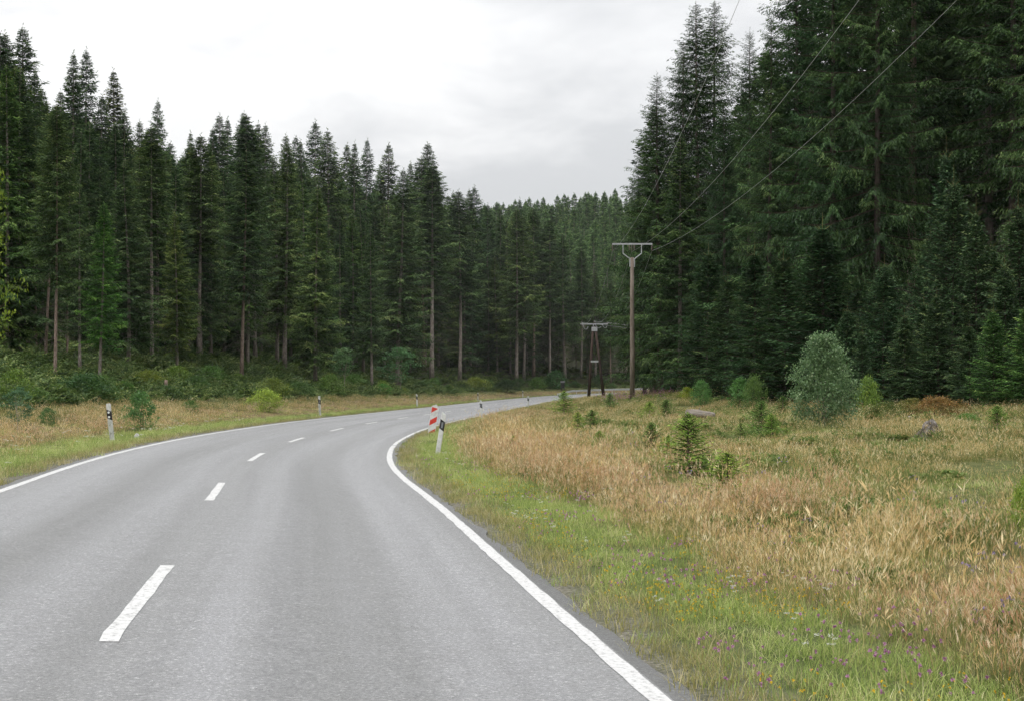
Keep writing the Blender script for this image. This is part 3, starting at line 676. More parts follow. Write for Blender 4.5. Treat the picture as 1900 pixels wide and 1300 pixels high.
# ---------------------------------------------------------------- right forest
right = [  # column, distance, top row, kind, colour, width, label
    (1196, 116, 268, giant[2], NEUT, .8, 'lowest outermost spruce at the left end of the right forest'), (1212, 114, 195, full[1], NEUT, 1.05, 'pointed spruce second from the left end of the right forest'),
    (1226, 108, 133, giant[1], NEUT, 1.12, 'spruce with drooping full crown at the left end of the right forest'),
    (1299, 112, 2, lofty[0], NEUT, 1.1, 'left one of two tall slim spruces side by side above the power line'),
    (1325, 117, -4, lofty[1], OLIVE, 1.0, 'right one of two tall slim spruces, trunk visible, above the power line'),
    (1388, 100, 52, giant[0], NEUT, .85, 'spruce with tip against the sky behind the wires'),
    (1478, 78, -190, lofty[1], COOL, .95, 'tall spruce with dark trunk showing below the sky gap'),
    (1262, 98, 250, full[1], NEUT, 1.0, 'dark spruce filling below the two slim spruces'), (1345, 88, 180, giant[2], COOL, .75, 'dense spruce behind the wires, in front of the visible pink trunks'),
    (1425, 76, 20, giant[1], NEUT, .85, 'spruce with long hanging twigs right of the wire tangle'), (1545, 68, -260, giant[0], COOL, .9, 'huge dark spruce straight behind the birch bush'),
    (1625, 66, -330, giant[2], NEUT, .8, 'huge spruce with green fan branches right of the birch bush'), (1690, 72, -380, lofty[0], NEUT, 1.1, 'huge spruce left of the gap with inner trunks'), (1880, 66, -420, lofty[1], NEUT, 1.15, 'huge spruce overhanging the right picture edge'),
    (1500, 82, -120, full[0], COOL, 1.2, 'shaded spruce behind the dark trunk of the right forest'), (1585, 84, -200, full[2], COOL, 1.2, 'shaded spruce in second row behind the birch bush'), (1950, 60, -420, giant[1], NEUT, .8, 'spruce whose branches enter from beyond the right edge'),
    (1266, 109, 72, giant[0], NEUT, .85, 'drooping spruce left of the two tall slim ones, tip below theirs'), (1730, 80, -330, giant[0], COOL, .9, 'shaded huge spruce above the gap with inner trunks'),
    (1797, 80, -330, bare[1], NEUT, 1.0, 'spruce with reddish trunk, left inside the dark gap on the right'), (1808, 83, -320, bare[0], NEUT, 1.0, 'spruce with pale trunk, middle inside the dark gap on the right'), (1826, 74, -400, bare[2], COOL, 1.3, 'spruce with thick dark trunk, right inside the dark gap'),
    (1310, 84, 470, young[0], COOL, 1.2, 'mid-size spruce at the foot of the pink trunks'), (1350, 78, 520, young[2], NEUT, 1.15, 'bushy spruce right of the pink trunks'), (1400, 72, 470, young[1], COOL, 1.4, 'narrow young spruce behind the round shrubs'),
    (1455, 66, 480, young[2], NEUT, 1.3, 'young spruce left of the birch bush at forest edge'), (1530, 62, 420, young[0], COOL, 1.4, 'young spruce directly behind the birch bush'), (1235, 118, 610, young[2], COOL, 1.5, 'low dark spruce at the end of the crash barrier'),
    (1262, 104, 600, young[0], NEUT, 1.5, 'low spruce between crash barrier and shrubs'), (1215, 150, 600, full[2], COOL, 1.1, 'dark spruce right behind the tall pole')]
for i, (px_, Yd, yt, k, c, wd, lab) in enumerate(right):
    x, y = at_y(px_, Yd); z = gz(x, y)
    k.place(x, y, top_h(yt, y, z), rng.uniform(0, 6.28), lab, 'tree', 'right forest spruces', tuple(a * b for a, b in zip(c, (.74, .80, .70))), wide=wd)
yng = [(1600, 52, 604, NEUT, 1.2), (1640, 56, 470, COOL, 1.1), (1678, 53, 572, NEUT, 1.25), (1713, 55, 548, NEUT, 1.2), (1742, 52, 530, NEUT, 1.2), (1727, 60, 420, COOL, 1.0), (1757, 58, 250, COOL, .72), (1769, 56, 305, NEUT, .8), (1812, 54, 365, NEUT, .85), (1838, 57, 430, NEUT, 1.0), (1865, 50, 470, NEUT, 1.05), (1891, 52, 352, NEUT, .85),
       (1800, 49, 590, NEUT, 1.3), (1845, 46, 560, BRIGHT, 1.2), (1915, 45, 540, BRIGHT, 1.25), (1570, 58, 560, COOL, 1.3), (1960, 50, 380, NEUT, 1.0)]
for i, (px_, Yd, yt, c, wd) in enumerate(sorted(yng, key=lambda t: t[0])):
    x, y = at_y(px_, Yd); z = gz(x, y)
    young[i % 3].place(x, y, top_h(yt, y, z) / 1.08, rng.uniform(0, 6.28), f'young spruce with thin upright shoot right of the birch bush, {ordn(i + 1)} from left', 'tree', 'young spruces along the right forest edge', c, wide=wd)
cand = rng.uniform((8, 20), (110, 260), (6000, 2)); zc, Uc, Sc = ground(cand[:, 0], cand[:, 1], True)
lim = np.interp(cand[:, 1], [20, 42, 60, 75, 100, 150, 200, 240], [38, 32, 27, 22, 20, 22, 30, 45])
ok = (cand[:, 0] > lim) & (cand[:, 0] < .5 * cand[:, 1] + 16) & (Uc > 10); cand = cand[ok]; zc = zc[ok]; keep = []
for i, p in enumerate(cand):
    if all((p[0] - cand[j][0]) ** 2 + (p[1] - cand[j][1]) ** 2 > 12 for j in keep): keep.append(i)
P = np.column_stack([cand[keep], zc[keep] - .1]); n = len(P)
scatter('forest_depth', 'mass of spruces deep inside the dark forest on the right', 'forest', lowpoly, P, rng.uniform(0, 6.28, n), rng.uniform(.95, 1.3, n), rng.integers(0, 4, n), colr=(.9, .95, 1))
# ---------------------------------------------------------------- broadleaf plants
def fan(name, stops, **k): return foliage(name, stops, transl=.32, gloss=.03, patch=.12, **k)
LEAF = fan('leaves', [(0, (.05, .09, .028)), (.4, (.10, .165, .048)), (.75, (.17, .25, .075)), (1, (.30, .36, .14))], scale=1.5)
BIRCH = fan('birch_leaves', [(0, (.06, .11, .05)), (.4, (.12, .20, .085)), (.75, (.22, .30, .16)), (1, (.42, .48, .34))], scale=1.5)
STEM = principled('shrub_stem', (.10, .075, .05), rough=.9, spec=.1)
PSTEM = principled('pale_stem', (.30, .27, .22), rough=.9, spec=.1)
def leafy(seed, H, Rr, leaf, nclump, per, base=.05, shape=1.0, stems=7, crad=None, trunk=None, flat=.6):
    """stems and clumps of leaf-sized faces through an egg-shaped volume"""
    rng = np.random.default_rng(seed)
    h = rng.beta(1.5, 1.2, nclump) * (1 - base) + base
    prof = np.sin(np.clip((h - base) / (1 - base), 0, 1) ** shape * math.pi * .86 + .28) ** .75
    a = rng.uniform(0, 6.283, nclump); r = Rr * prof * rng.uniform(.25, 1.12, nclump) ** .6 * (1 + .22 * np.sin(3 * a + seed) + .15 * np.sin(5 * a + h * 9 + seed))
    C = np.stack([np.cos(a) * r, np.sin(a) * r, h * H], 1)
    crad = crad or Rr * .24
    ic = np.repeat(np.arange(nclump), per); n = len(ic)
    off = rng.normal(0, crad * .55, (n, 3)); off[:, 2] *= flat
    P = C[ic] + off; P[:, 2] = np.maximum(P[:, 2], .01)
    D = norm(rng.normal(0, 1, (n, 3)) + norm(C[ic] * (1, 1, .3)) * .8 + np.array((0, 0, -.15)))
    ln = leaf * rng.uniform(.7, 1.4, n); wd = ln * rng.uniform(.55, .8, n)
    v, q = leaf_quads(P, D, ln, wd, rng)
    t = np.clip(rng.normal(.45, .16, n) + rng.normal(0, .12, nclump)[ic], 0, 1)
    crown = merge([(v, q, 0, t)])
    mb = MB()
    if trunk:
        top = np.array((rng.normal(0, .04 * H), rng.normal(0, .04 * H), H * .85))
        mid = np.array((rng.normal(0, .02 * H), rng.normal(0, .02 * H), H * base))
        mb.tube(np.array([(0, 0, 0), mid * .5 + (0.01, 0, 0), mid, top]), [trunk, trunk * .85, trunk * .7, .006], 7)
        for k in range(stems):
            c = C[rng.integers(0, nclump)]; f = rng.uniform(.8, 1.0); b = mid * (1 - .3) + top * .3 * rng.random()
            mb.tube(np.array([b, b * .5 + c * .5 + (0, 0, -.03 * H), c]), [trunk * .4, trunk * .25, .003], 4)
    else:
        for k in range(stems):
            c = C[rng.integers(0, nclump)]; a0 = rng.uniform(0, 6.28)
            b = np.array((math.cos(a0), math.sin(a0), 0)) * Rr * .12
            mb.tube(np.array([b, b * .5 + c * .5 + (0, 0, .1 * H), c]), [.012 * H ** .5, .008 * H ** .5, .003], 4)
    return (np.vstack(mb.V), np.array(mb.Q), np.array(mb.T)), crown
class Shrub:
    def __init__(s, name, arrs, H, mat, stem=STEM, part=('stems', 'foliage')):
        (tv, tq, tt), (v, q, mi, ti) = arrs; s.H = H; s.name = name; s.part = part
        s.st = make_mesh(part[0], tv, tq, [stem], tri=tt); s.fo = make_mesh(part[1], v, q, [mat], attrs=[('tint', 'FACE', ti)])
    def place(s, x, y, h, rot, label, cat, group=None, colr=(1, 1, 1), wide=1.0, name=None, z=None):
        r = empty(name or s.name, (x, y, gz(x, y) - .03 if z is None else z)); k = h / s.H; r.scale = (k * wide, k * wide, k); r.rotation_euler = (0, 0, rot)
        tag(r, label, cat, group)
        a = link(s.part[0], s.st, r); b = link(s.part[1], s.fo, r); b.color = (*colr, 1); b['kind'] = 'stuff'
        return r
bush = [Shrub('bush', leafy(101 + i, 1.4, (.9, .75, 1.1)[i], .075, (130, 110, 160)[i], 28, base=.0, shape=.7), 1.4, LEAF) for i in range(3)]
birchbush = Shrub('birch_bush', leafy(111, 2.8, 1.12, .070, 640, 32, base=.0, shape=.50, stems=14, crad=.22), 2.8, BIRCH, PSTEM)
slim = [Shrub('broadleaf_sapling', leafy(121 + i, 3.0, (.62, .8)[i], .085, (70, 90)[i], 26, base=(.45, .25)[i], shape=.9, stems=9, trunk=.028), 3.0, BIRCH, PSTEM, ('trunk', 'crown')) for i in range(2)]
lowtree = Shrub('broadleaf_tree', leafy(131, 9.0, 2.6, .16, 330, 34, base=.12, shape=.75, stems=22, trunk=.11, crad=.5), 9.0, LEAF, STEM, ('trunk', 'crown'))

# birch bush and other marked shrubs of the clearing (column, row of the base, top row)
def at_base(px_, row, y0=8.0, y1=200.0):
    """ground point seen at a picture position"""
    Y = np.arange(y0, y1, .25); X = (px_ - 950) / 2640 * Y; zz = ground(X, Y); r = 722 - 2640 * (zz - EYE) / Y
    i = int(np.argmax(r <= row)); return X[i], Y[i], float(zz[i])
CLEAR = []
def put(kind, px_, row, top, label, cat='shrub', group=None, colr=(1, 1, 1), wide=1.0, y1=200.0, Y=None, **kw):
    x, y, z = at_base(px_, row, y1=y1) if Y is None else (*at_y(px_, Y), gz(*at_y(px_, Y))); h = max((722 - top) * y / 2640 + EYE - z, .15) * (1.3 if cat == 'sapling' else 1.0)
    CLEAR.append((x, y, min(.5 * h * wide, .6)))
    return kind.place(x, y, h, (px_ * 1.7) % 6.28, label, cat, group, colr, wide=wide, **kw)
put(birchbush, 1527, 792, 622, 'rounded birch bush with silvery leaves standing alone in the clearing', 'bush', None, (1.3, 1.3, 1.25), wide=.82)
put(sapl[0], 1277, 884, 790, 'small spruce sapling with clear whorls, left of the two nearest in the clearing', 'sapling', 'saplings in the clearing', (1.1, 1.15, .8), wide=1.25)
put(sapl[1], 1350, 918, 852, 'low spreading spruce sapling nearest the camera in tan grass', 'sapling', 'saplings in the clearing', (1.3, 1.3, .75), wide=1.5)
SG = 'saplings in the clearing'
put(sapl[2], 1208, 848, 795, 'dark spruce sapling left of the tall whorled sapling', 'sapling', SG, (.9, 1, .9), wide=1.2)
put(sapl[1], 1240, 858, 815, 'light green spruce sapling touching the tall whorled sapling', 'sapling', SG, (1.6, 1.6, .9), wide=1.2)
put(sapl[1], 1098, 806, 768, 'round dark young spruce in grass below the tall pole', 'sapling', SG, (.9, 1.05, .9), wide=1.35)
put(sapl[2], 1072, 800, 770, 'light green spruce left of the round dark one', 'sapling', SG, (1.7, 1.6, .9), wide=1.3)
put(sapl[0], 1112, 832, 803, 'bright low spruce below the round dark one', 'sapling', SG, (1.5, 1.6, .9), wide=1.5)
put(sapl[2], 952, 838, 812, 'bright low spruce tuft nearest the road bend', 'sapling', SG, (1.4, 1.5, .8), wide=1.6)
put(sapl[1], 1046, 772, 734, 'spruce with bare leader sticking up in front of the road', 'sapling', SG, (1.3, 1.4, .9), wide=1.1)
put(sapl[2], 1132, 764, 735, 'bluish spruce left of the tall pole foot', 'sapling', SG, (.85, 1.05, 1.1), wide=1.2)
put(sapl[0], 1236, 778, 748, 'dark spruce clump right of the tall pole', 'sapling', SG, (.8, .95, .9), wide=1.6)
put(sapl[1], 1205, 775, 750, 'light green spruce clump beside the tall pole foot', 'sapling', SG, (1.5, 1.6, .9), wide=1.5)
put(sapl[1], 1412, 806, 756, 'dark spruce sapling left of the birch bush', 'sapling', SG, (.9, 1.05, .9), wide=1.0)
put(sapl[0], 1432, 812, 775, 'light spruce sapling below the dark one left of the birch', 'sapling', SG, (1.3, 1.4, .9), wide=1.3)
put(sapl[2], 1452, 775, 742, 'dark spruce sapling touching the birch bush on its left', 'sapling', SG, (.8, .95, .9), wide=1.3)
put(sapl[2], 1375, 815, 788, 'grey-green spruce sapling right of the fallen log', 'sapling', SG, (1.1, 1.2, 1.0), wide=1.3)
put(sapl[0], 1548, 858, 832, 'tiny spruce sapling below the birch bush', 'sapling', SG, (1.3, 1.5, .9), wide=.9)
put(sapl[1], 1510, 892, 866, 'tiny tufted spruce in the middle of the clearing', 'sapling', SG, (1.2, 1.4, .9), wide=1.3)
put(sapl[0], 1850, 800, 760, 'spreading spruce sapling before the right forest corner', 'sapling', SG, (1.0, 1.2, .9), wide=1.5)
put(bush[0], 1302, 745, 706, 'round light green shrub against the dark forest, left of two', 'shrub', None, (1.0, 1.4, 1.1), wide=.62, Y=68)
put(bush[1], 1372, 745, 702, 'round light green shrub against the dark forest, right of two', 'shrub', None, (.9, 1.3, 1.0), wide=.7, Y=63)
put(bush[2], 1400, 742, 698, 'loose yellowish shrub right of the round light shrubs', 'shrub', None, (1.1, 1.2, .8), wide=.4, Y=61)
put(bush[1], 1275, 733, 718, 'small yellow-flowered shrub by the forest foot near the pole', 'shrub', None, (2.4, 1.9, .6), wide=1.0, Y=80)
put(bush[0], 1612, 748, 700, 'yellow-green shrub right of the birch bush', 'shrub', None, (1.3, 1.35, .7), wide=.5, Y=47)
put(bush[2], 1740, 775, 735, 'rust-brown heath shrub in front of the young spruces', 'shrub', None, (1.9, .75, .7), wide=1.6)
put(bush[1], 1690, 770, 738, 'olive-brown heath shrub left of the rust-brown one', 'shrub', None, (1.35, .9, .7), wide=1.5)
put(bush[0], 1640, 785, 745, 'dark olive heath shrub at the right foot of the birch bush', 'shrub', None, (.95, .8, .6), wide=1.4)
put(bush[1], 1668, 783, 768, 'bright green low plant beside the white stone', 'shrub', None, (1.5, 1.7, .7), wide=1.6)
put(bush[2], 1795, 788, 765, 'bright green bramble at the right forest foot', 'shrub', None, (.9, 1.3, .7), wide=1.3)
put(bush[2], 1912, 1000, 880, 'yellow-green bush cut by the right picture edge', 'shrub', None, (1.8, 1.7, .7), wide=.4)
# left verge shrubs
put(bush[1], 262, 800, 728, 'leafy grey-green shrub right of the nearest left post', 'shrub', None, (.75, 1.05, .9), wide=.75)
put(slim[1], 33, 800, 735, 'thin dark sapling by the left picture edge in the verge', 'sapling', None, (.55, .75, .7), wide=1.2)
put(bush[0], 90, 790, 755, 'small dark shrub between edge sapling and left post', 'shrub', None, (.7, .95, .8), wide=.8)
put(bush[2], 492, 764, 722, 'bright yellow-green bush standing in the pink verge grass', 'shrub', None, (2.1, 1.9, .9), wide=1.0, y1=95)
put(bush[1], 353, 765, 742, 'dark green shrub low in the verge before the bright bush', 'shrub', None, (.8, 1.05, .8), wide=1.3)
x, y = at_u(638, -AE - 9); slim[0].place(x, y, top_h(646, y, gz(x, y)), 1, 'slim rowan-like sapling with pale round crown before the left forest', 'sapling', None, (.95, 1.1, .9), wide=1.25)
x, y = at_u(742, -AE - 9); slim[1].place(x, y, top_h(645, y, gz(x, y)), 2, 'small broadleaf tree with green crown hiding a spruce trunk', 'sapling', None, (.7, 1.0, .75), wide=1.5)
x, y = at_u(-68, -AE - 11); lowtree.place(x, y, top_h(205, y, gz(x, y)), 2, 'yellow-green broadleaf tree cut by the left picture edge', 'tree', None, (1.9, 1.7, .5), wide=.5)
x, y = at_u(612, -AE - 7.6); bush[0].place(x, y, 1.7, 0, 'light bush at the foot of the pale sapling', 'shrub', None, (1.3, 1.4, .8), wide=1)
x, y = at_u(712, -AE - 7.6); bush[1].place(x, y, 1.2, 0, 'bright fern-like bush between the two small broadleaf trees', 'shrub', None, (.9, 1.5, .8), wide=1.2)
x, y = at_u(940, -AE - 6.0); bush[2].place(x, y, 2.0, 0, 'black-green dense bush by the far left verge', 'shrub', None, (.25, .32, .3), wide=1.2)
x, y = at_u(1030, -AE - 8.0); bush[0].place(x, y, 3.2, 0, 'blue-green bush left of the dark box by the far road', 'shrub', None, (.6, .95, .85), wide=1)
# row of shrubs along the foot of the left forest
lrng = np.random.default_rng(12); cols_ = [(.6, .75, .55), (.8, .95, .6), (1.3, 1.3, .7), (.5, .7, .6), (1.5, 1.25, .6), (.9, 1.15, .7)]
for i, px_ in enumerate(np.arange(-10, 1225, 34)):
    x, y = at_u(px_ + lrng.uniform(-15, 15), -AE - lrng.uniform(6.8, 12.5))
    bush[i % 3].place(x, y, lrng.uniform(.5, 1.4) * (1 + .003 * max(y - 90, 0)), lrng.uniform(0, 6.28), f'mixed green shrub at the foot of the left forest, {ordn(i + 1)} from left along that row', 'shrub', 'shrubs along the left forest foot', cols_[lrng.integers(0, 6)], wide=lrng.uniform(.9, 1.4))

# ---------------------------------------------------------------- ground cover clumps (sources for scatter)
def blade_clump(seed, n, h0, h1, rad, wd, lean, seg=3, heads=0, hl=.1, hw=.014, curve=.5):
    rng = np.random.default_rng(seed); parts = []
    a = rng.uniform(0, 6.283, n); r = rad * np.sqrt(rng.random(n)); b = np.stack([np.cos(a) * r, np.sin(a) * r, np.zeros(n)], 1)
    d = rng.uniform(0, 6.283, n); dv = np.stack([np.cos(d), np.sin(d), np.zeros(n)], 1); h = rng.uniform(h0, h1, n); ln = np.abs(rng.normal(lean, lean * .6, n))
    sv = np.stack([-np.sin(d + rng.normal(0, .8, n)), np.cos(d), np.zeros(n)], 1); tint = np.clip(rng.normal(.45, .22, n), 0, 1)
    prev = None
    for k in range(seg + 1):
        f = k / seg; c = b + dv * (h * ln * (f ** (1 + curve)))[:, None] + np.array((0, 0, 1.0)) * (h * (f - .25 * ln * f * f))[:, None]
        wv = sv * (wd * .5 * (1 - .8 * f))[:, None] if isinstance(wd, np.ndarray) else sv * (wd * .5 * (1 - .8 * f))
        cur = (c - wv, c + wv)
        if prev is not None:
            v = np.stack([prev[0], prev[1], cur[1], cur[0]], 1).reshape(-1, 3); parts.append((v, np.arange(4 * n).reshape(-1, 4), 0, tint))
        prev = cur
    if heads:
        tip = (prev[0] + prev[1]) / 2; m = n
        for k in range(heads):
            P = tip - np.array((0, 0, 1.0)) * (rng.random(m) * hl)[:, None] * .8
            D = norm(dv * ln[:, None] + rng.normal(0, .35, (m, 3)) + np.array((0, 0, 1.0)))
            v, q = leaf_quads(P, D, np.full(m, hl) * rng.uniform(.5, 1, m), np.full(m, hw) * rng.uniform(.6, 1.3, m), rng); parts.append((v, q, 1, np.clip(tint + .15, 0, 1)))
    return merge(parts)
def src(name, arr, mats):
    v, q, mi, t = arr
    return bpy.data.objects.new(name, make_mesh(name, v, q, mats, mi=mi, attrs=[('tint', 'FACE', t)]))
def gm(name, stops): return foliage(name, stops, transl=.40, patch=.3, scale=.5, objcol=False, gloss=.015)
GREEN = gm('verge_grass', [(0, (.16, .235, .055)), (.35, (.30, .40, .10)), (.6, (.46, .53, .17)), (.86, (.63, .62, .28)), (1, (.78, .72, .44))])
DRYG = gm('dry_verge_grass', [(0, (.20, .21, .06)), (.4, (.33, .31, .115)), (.75, (.46, .40, .19)), (1, (.58, .50, .30))])
TAN = gm('tan_grass', [(0, (.22, .21, .065)), (.35, (.44, .35, .125)), (.7, (.62, .48, .22)), (1, (.78, .66, .40))])
TANH = gm('tan_seed_heads', [(0, (.36, .235, .09)), (.4, (.57, .40, .165)), (.75, (.74, .57, .29)), (1, (.86, .75, .48))])
PINKH = gm('pink_seed_heads', [(0, (.38, .21, .10)), (.4, (.58, .37, .20)), (.75, (.72, .53, .33)), (1, (.84, .71, .52))])
OLIVEG = gm('olive_grass', [(0, (.06, .09, .025)), (.3, (.125, .17, .045)), (.6, (.235, .255, .08)), (.85, (.37, .33, .13)), (1, (.52, .42, .21))])
HERB = gm('meadow_herbs', [(0, (.08, .14, .035)), (.4, (.16, .24, .06)), (.75, (.27, .34, .10)), (1, (.42, .42, .18))])
FERN = foliage('undergrowth', [(0, (.032, .062, .019)), (.4, (.085, .14, .04)), (.75, (.17, .235, .068)), (1, (.31, .34, .12))], transl=.3, patch=.3, scale=.4, objcol=False, gloss=.02)
short = [src('verge_grass_tuft', blade_clump(201 + i, 52, .03, .14, .19, .0048, .6), [GREEN, GREEN]) for i in range(4)]
dry = [src('dry_grass_tuft', blade_clump(211 + i, 30, .04, .14, .17, .006, .6), [DRYG, DRYG]) for i in range(2)]
tall = [src('tall_grass_tuft', blade_clump(221 + i, 26, .12, .60, .24, .0042, .32, heads=(3, 4, 3, 2)[i], hl=.10, hw=.0075), [(TAN, OLIVEG, TAN, OLIVEG)[i], (TANH, PINKH, TANH, TANH)[i]]) for i in range(4)] + [src('tall_grass_stalks', blade_clump(228, 7, .5, .85, .30, .005, .35, heads=4, hl=.13, hw=.012), [TAN, TANH])]
olive = [src('olive_grass_tuft', blade_clump(231 + i, 46, .08, .36, .24, .006, .6, heads=(0, 2)[i % 2], hl=.09, hw=.008), [OLIVEG, TANH]) for i in range(3)]
def frond_clump(seed, n, ln, lf):
    rng = np.random.default_rng(seed); P = []; D = []
    for k in range(n):
        a = rng.uniform(0, 6.283); e = rng.uniform(.35, 1.1); m = 34; f = np.linspace(.12, 1, m)
        d = np.array((math.cos(a) * math.cos(e), math.sin(a) * math.cos(e), math.sin(e))); l = ln * rng.uniform(.6, 1.1)
        c = d * (f * l)[:, None]; c[:, 2] -= .35 * l * f * f
        s = np.array((-math.sin(a), math.cos(a), 0)); sg = np.where(np.arange(m) % 2 == 0, 1, -1)
        P.append(c); D.append(norm(s * sg[:, None] + d * .5 + rng.normal(0, .2, (m, 3))))
    P = np.vstack(P); D = np.vstack(D); n_ = len(P)
    v, q = leaf_quads(P, D, np.full(n_, lf) * rng.uniform(.6, 1.3, n_), np.full(n_, lf * .5), rng)
    return merge([(v, q, 0, np.clip(rng.normal(.45, .2, n_), 0, 1))])
ferns = [src('fern_tuft', frond_clump(241 + i, 15, (.75, .6, .9)[i], (.10, .09, .08)[i]), [FERN]) for i in range(3)]

herbs = [src('herb_tuft', frond_clump(251 + i, 14, (.30, .24)[i], (.045, .06)[i]), [HERB]) for i in range(2)]
# ---------------------------------------------------------------- scattering of the ground cover
grng = np.random.default_rng(99)
def sample(y0, y1, dens, side, margin=1.22):
    """uniform points over the strip of ground seen between two distances"""
    hw = .36 * y1 * margin + 4; A = 2 * hw * (y1 - y0); n = int(A * dens)
    X = grng.uniform(-hw, hw, n); Y = grng.uniform(y0, y1, n); k = np.abs(X) < .36 * Y * margin + 4; X, Y = X[k], Y[k]
    U, S, Zb = lateral(X, Y); k = (U > AE if side > 0 else U < -AE); return X[k], Y[k], U[k]
acc = {k: [] for k in ('short', 'dry', 'tall', 'olive', 'fern', 'herb')}
for y0, y1, d, sc_ in ((3.5, 11, 44, .95), (11, 22, 32, 1.0), (22, 40, 20, 1.15), (40, 70, 9, 1.5), (70, 130, 4.5, 1.8), (130, 290, 1.3, 2.6)):
    for side in (1, -1):
        X, Y, U = sample(y0, y1, d, side); e = np.abs(U) - AE
        edge = fbm(X * 1.3, Y * 1.3, 55); r_ = grng.random(len(X))
        if side > 0:
            tm = tan_right(X, Y, e); fr = X > np.interp(Y, [-50, 20, 42, 52, 62, 75, 100, 150, 200, 260], [36, 32, 22, 18, 15, 14, 15, 16, 19, 44])
            far_ = e < 60
        else:
            tm = tan_left(X, Y, e); fr = e > 7.0; far_ = e < 30
        ok = (e > .02 + .1 * edge) & far_
        for cx0, cy0, cr in CLEAR: ok &= ((X - cx0) ** 2 + (Y - cy0 + cr * .6) ** 2 > cr * cr)
        hole = fbm(X * .9 + 3, Y * .9, 144); ok &= (hole > .42) | (r_ > .75) | (e < 2)
        herb = ok & (side > 0) & (e > 2.6) & ~fr & (fbm(X * .45, Y * .45, 155) > .50) & (grng.random(len(X)) < .26)
        isdry = ok & (((e < .28 + .55 * edge) & (r_ < .85)) | ((e < 3) & (r_ > .94)))
        istall = ok & ~isdry & ~fr & (r_ < .05 * (e > 1.2) + tm * np.where(side > 0, np.where(e < 4.0, .60, .20), .62))
        gr = ok & ~isdry & ~istall & ~fr
        if side > 0:
            isol = gr & (e > 1.7) & (grng.random(len(X)) < np.where(fbm(X * .3, Y * .3, 191) > .56, .45, .9))
        else:
            isol = gr & (e > 4.2)
        issh = gr & ~isol
        isfe = (ok & fr & (grng.random(len(X)) < (.45 if side < 0 else .25)))
        for nm, mk in (('dry', isdry), ('tall', istall), ('olive', isol), ('short', issh), ('fern', isfe), ('herb', herb)):
            s_ = sc_ * grng.uniform(.75, 1.3, mk.sum())
            if nm == 'tall':
                s_ = np.minimum(s_, 1.15) * (np.clip(1.0 - .10 * (e[mk] - 3.5), .55, 1.0) if side > 0 else .75) * np.interp(Y[mk], [40, 90], [1, .8]) * (.35 + 1.0 * fbm(X[mk] * .8, Y[mk] * .8, 66))
            if nm == 'short': s_ = s_ * (.65 + .7 * fbm(X[mk] * .6, Y[mk] * .6, 77)); s_ = np.minimum(s_, 1.35)
            if nm == 'herb': s_ = np.minimum(s_, 1.4)
            if nm == 'dry': s_ = np.minimum(s_, 1.3)
            if nm == 'olive': s_ = np.minimum(s_, 1.3) * (.25 + 1.05 * fbm(X[mk] * .7, Y[mk] * .7, 67))
            if nm == 'fern': s_ = np.minimum(s_ * .75, 1.4) * (.7 + .8 * fbm(X[mk] * .25, Y[mk] * .25, 88))
            acc[nm].append(np.column_stack([X[mk], Y[mk], s_]))
LAB = {'short': ('verge_grass', 'short green grass growing along both road edges', short), 'dry': ('dry_verge_grass', 'thin dry yellow grass right at the asphalt edges', dry), 'tall': ('tall_tan_grass', 'tall tan and pinkish seeding grass of the clearing and left verge', tall),
       'olive': ('olive_grass', 'mixed olive green meadow grass between the tan patches', olive), 'fern': ('undergrowth', 'low ferns and brambles covering the forest floor and banks', ferns),
       'herb': ('meadow_herbs', 'low green leafy weeds in patches across the right clearing', herbs)}
for nm, (on, lb, ss_) in LAB.items():
    A = np.vstack(acc[nm]); n = len(A); z = ground(A[:, 0], A[:, 1]) - .012
    print('SCATTER', nm, n)
    tl = grng.normal(0, .10, (n, 2))
    ix = grng.integers(0, len(ss_), n)
    if nm == 'tall':                          # kinds grow in drifts
        q_ = fbm(A[:, 0] * .35 + 9, A[:, 1] * .35, 123) + grng.normal(0, .07, n); ix = np.where(q_ < .49, 1, np.where(q_ < .55, 2, np.where(q_ < .60, 0, 3))); ix = np.where(grng.random(n) < .14, 4, ix)
    scatter(on, lb, {'fern': 'undergrowth', 'herb': 'weeds'}.get(nm, 'grass'), ss_, np.column_stack([A[:, :2], z]), grng.uniform(0, 6.28, n), A[:, 2], ix, tl)
# wildflowers
def flower(seed, kind):
    rng = np.random.default_rng(seed); parts = []
    m = {'ball': 5, 'disc': 5, 'umbel': 3}[kind]
    for k in range(m):
        h = rng.uniform(.14, .30) if kind != 'umbel' else rng.uniform(.25, .42); b = np.array((rng.normal(0, .09), rng.normal(0, .09), 0)); tp = b + np.array((rng.normal(0, .04), rng.normal(0, .04), h))
        v, q = prisms(b[None], tp[None], .0022, .0016); parts.append((v, q, 0, .4))
        if kind == 'umbel':
            n = 26; a = rng.uniform(0, 6.28, n); r = .045 * np.sqrt(rng.random(n)); P = tp + np.stack([np.cos(a) * r, np.sin(a) * r, rng.normal(0, .004, n)], 1); l = .018
        else:
            n = 16 if kind == 'ball' else 9; P = np.tile(tp, (n, 1)); l = .020 if kind == 'ball' else .014
        D = norm(rng.normal(0, 1, (n, 3)) + np.array((0, 0, .6 if kind != 'disc' else .25)))
        v, q = leaf_quads(P, D, np.full(n, l), np.full(n, l * .6), rng); parts.append((v, q, 1, rng.random(n)))
    return merge(parts)
def fm(name, a, b): return foliage(name, [(0, a), (1, b)], transl=.3, patch=.1, objcol=False, gloss=.0)
PK = fm('pink_petals', (.34, .13, .27), (.62, .36, .52)); YL = fm('yellow_petals', (.62, .36, .02), (.8, .58, .06)); WH = fm('white_petals', (.62, .62, .56), (.8, .8, .76)); VI = fm('violet_petals', (.24, .18, .40), (.46, .38, .60))
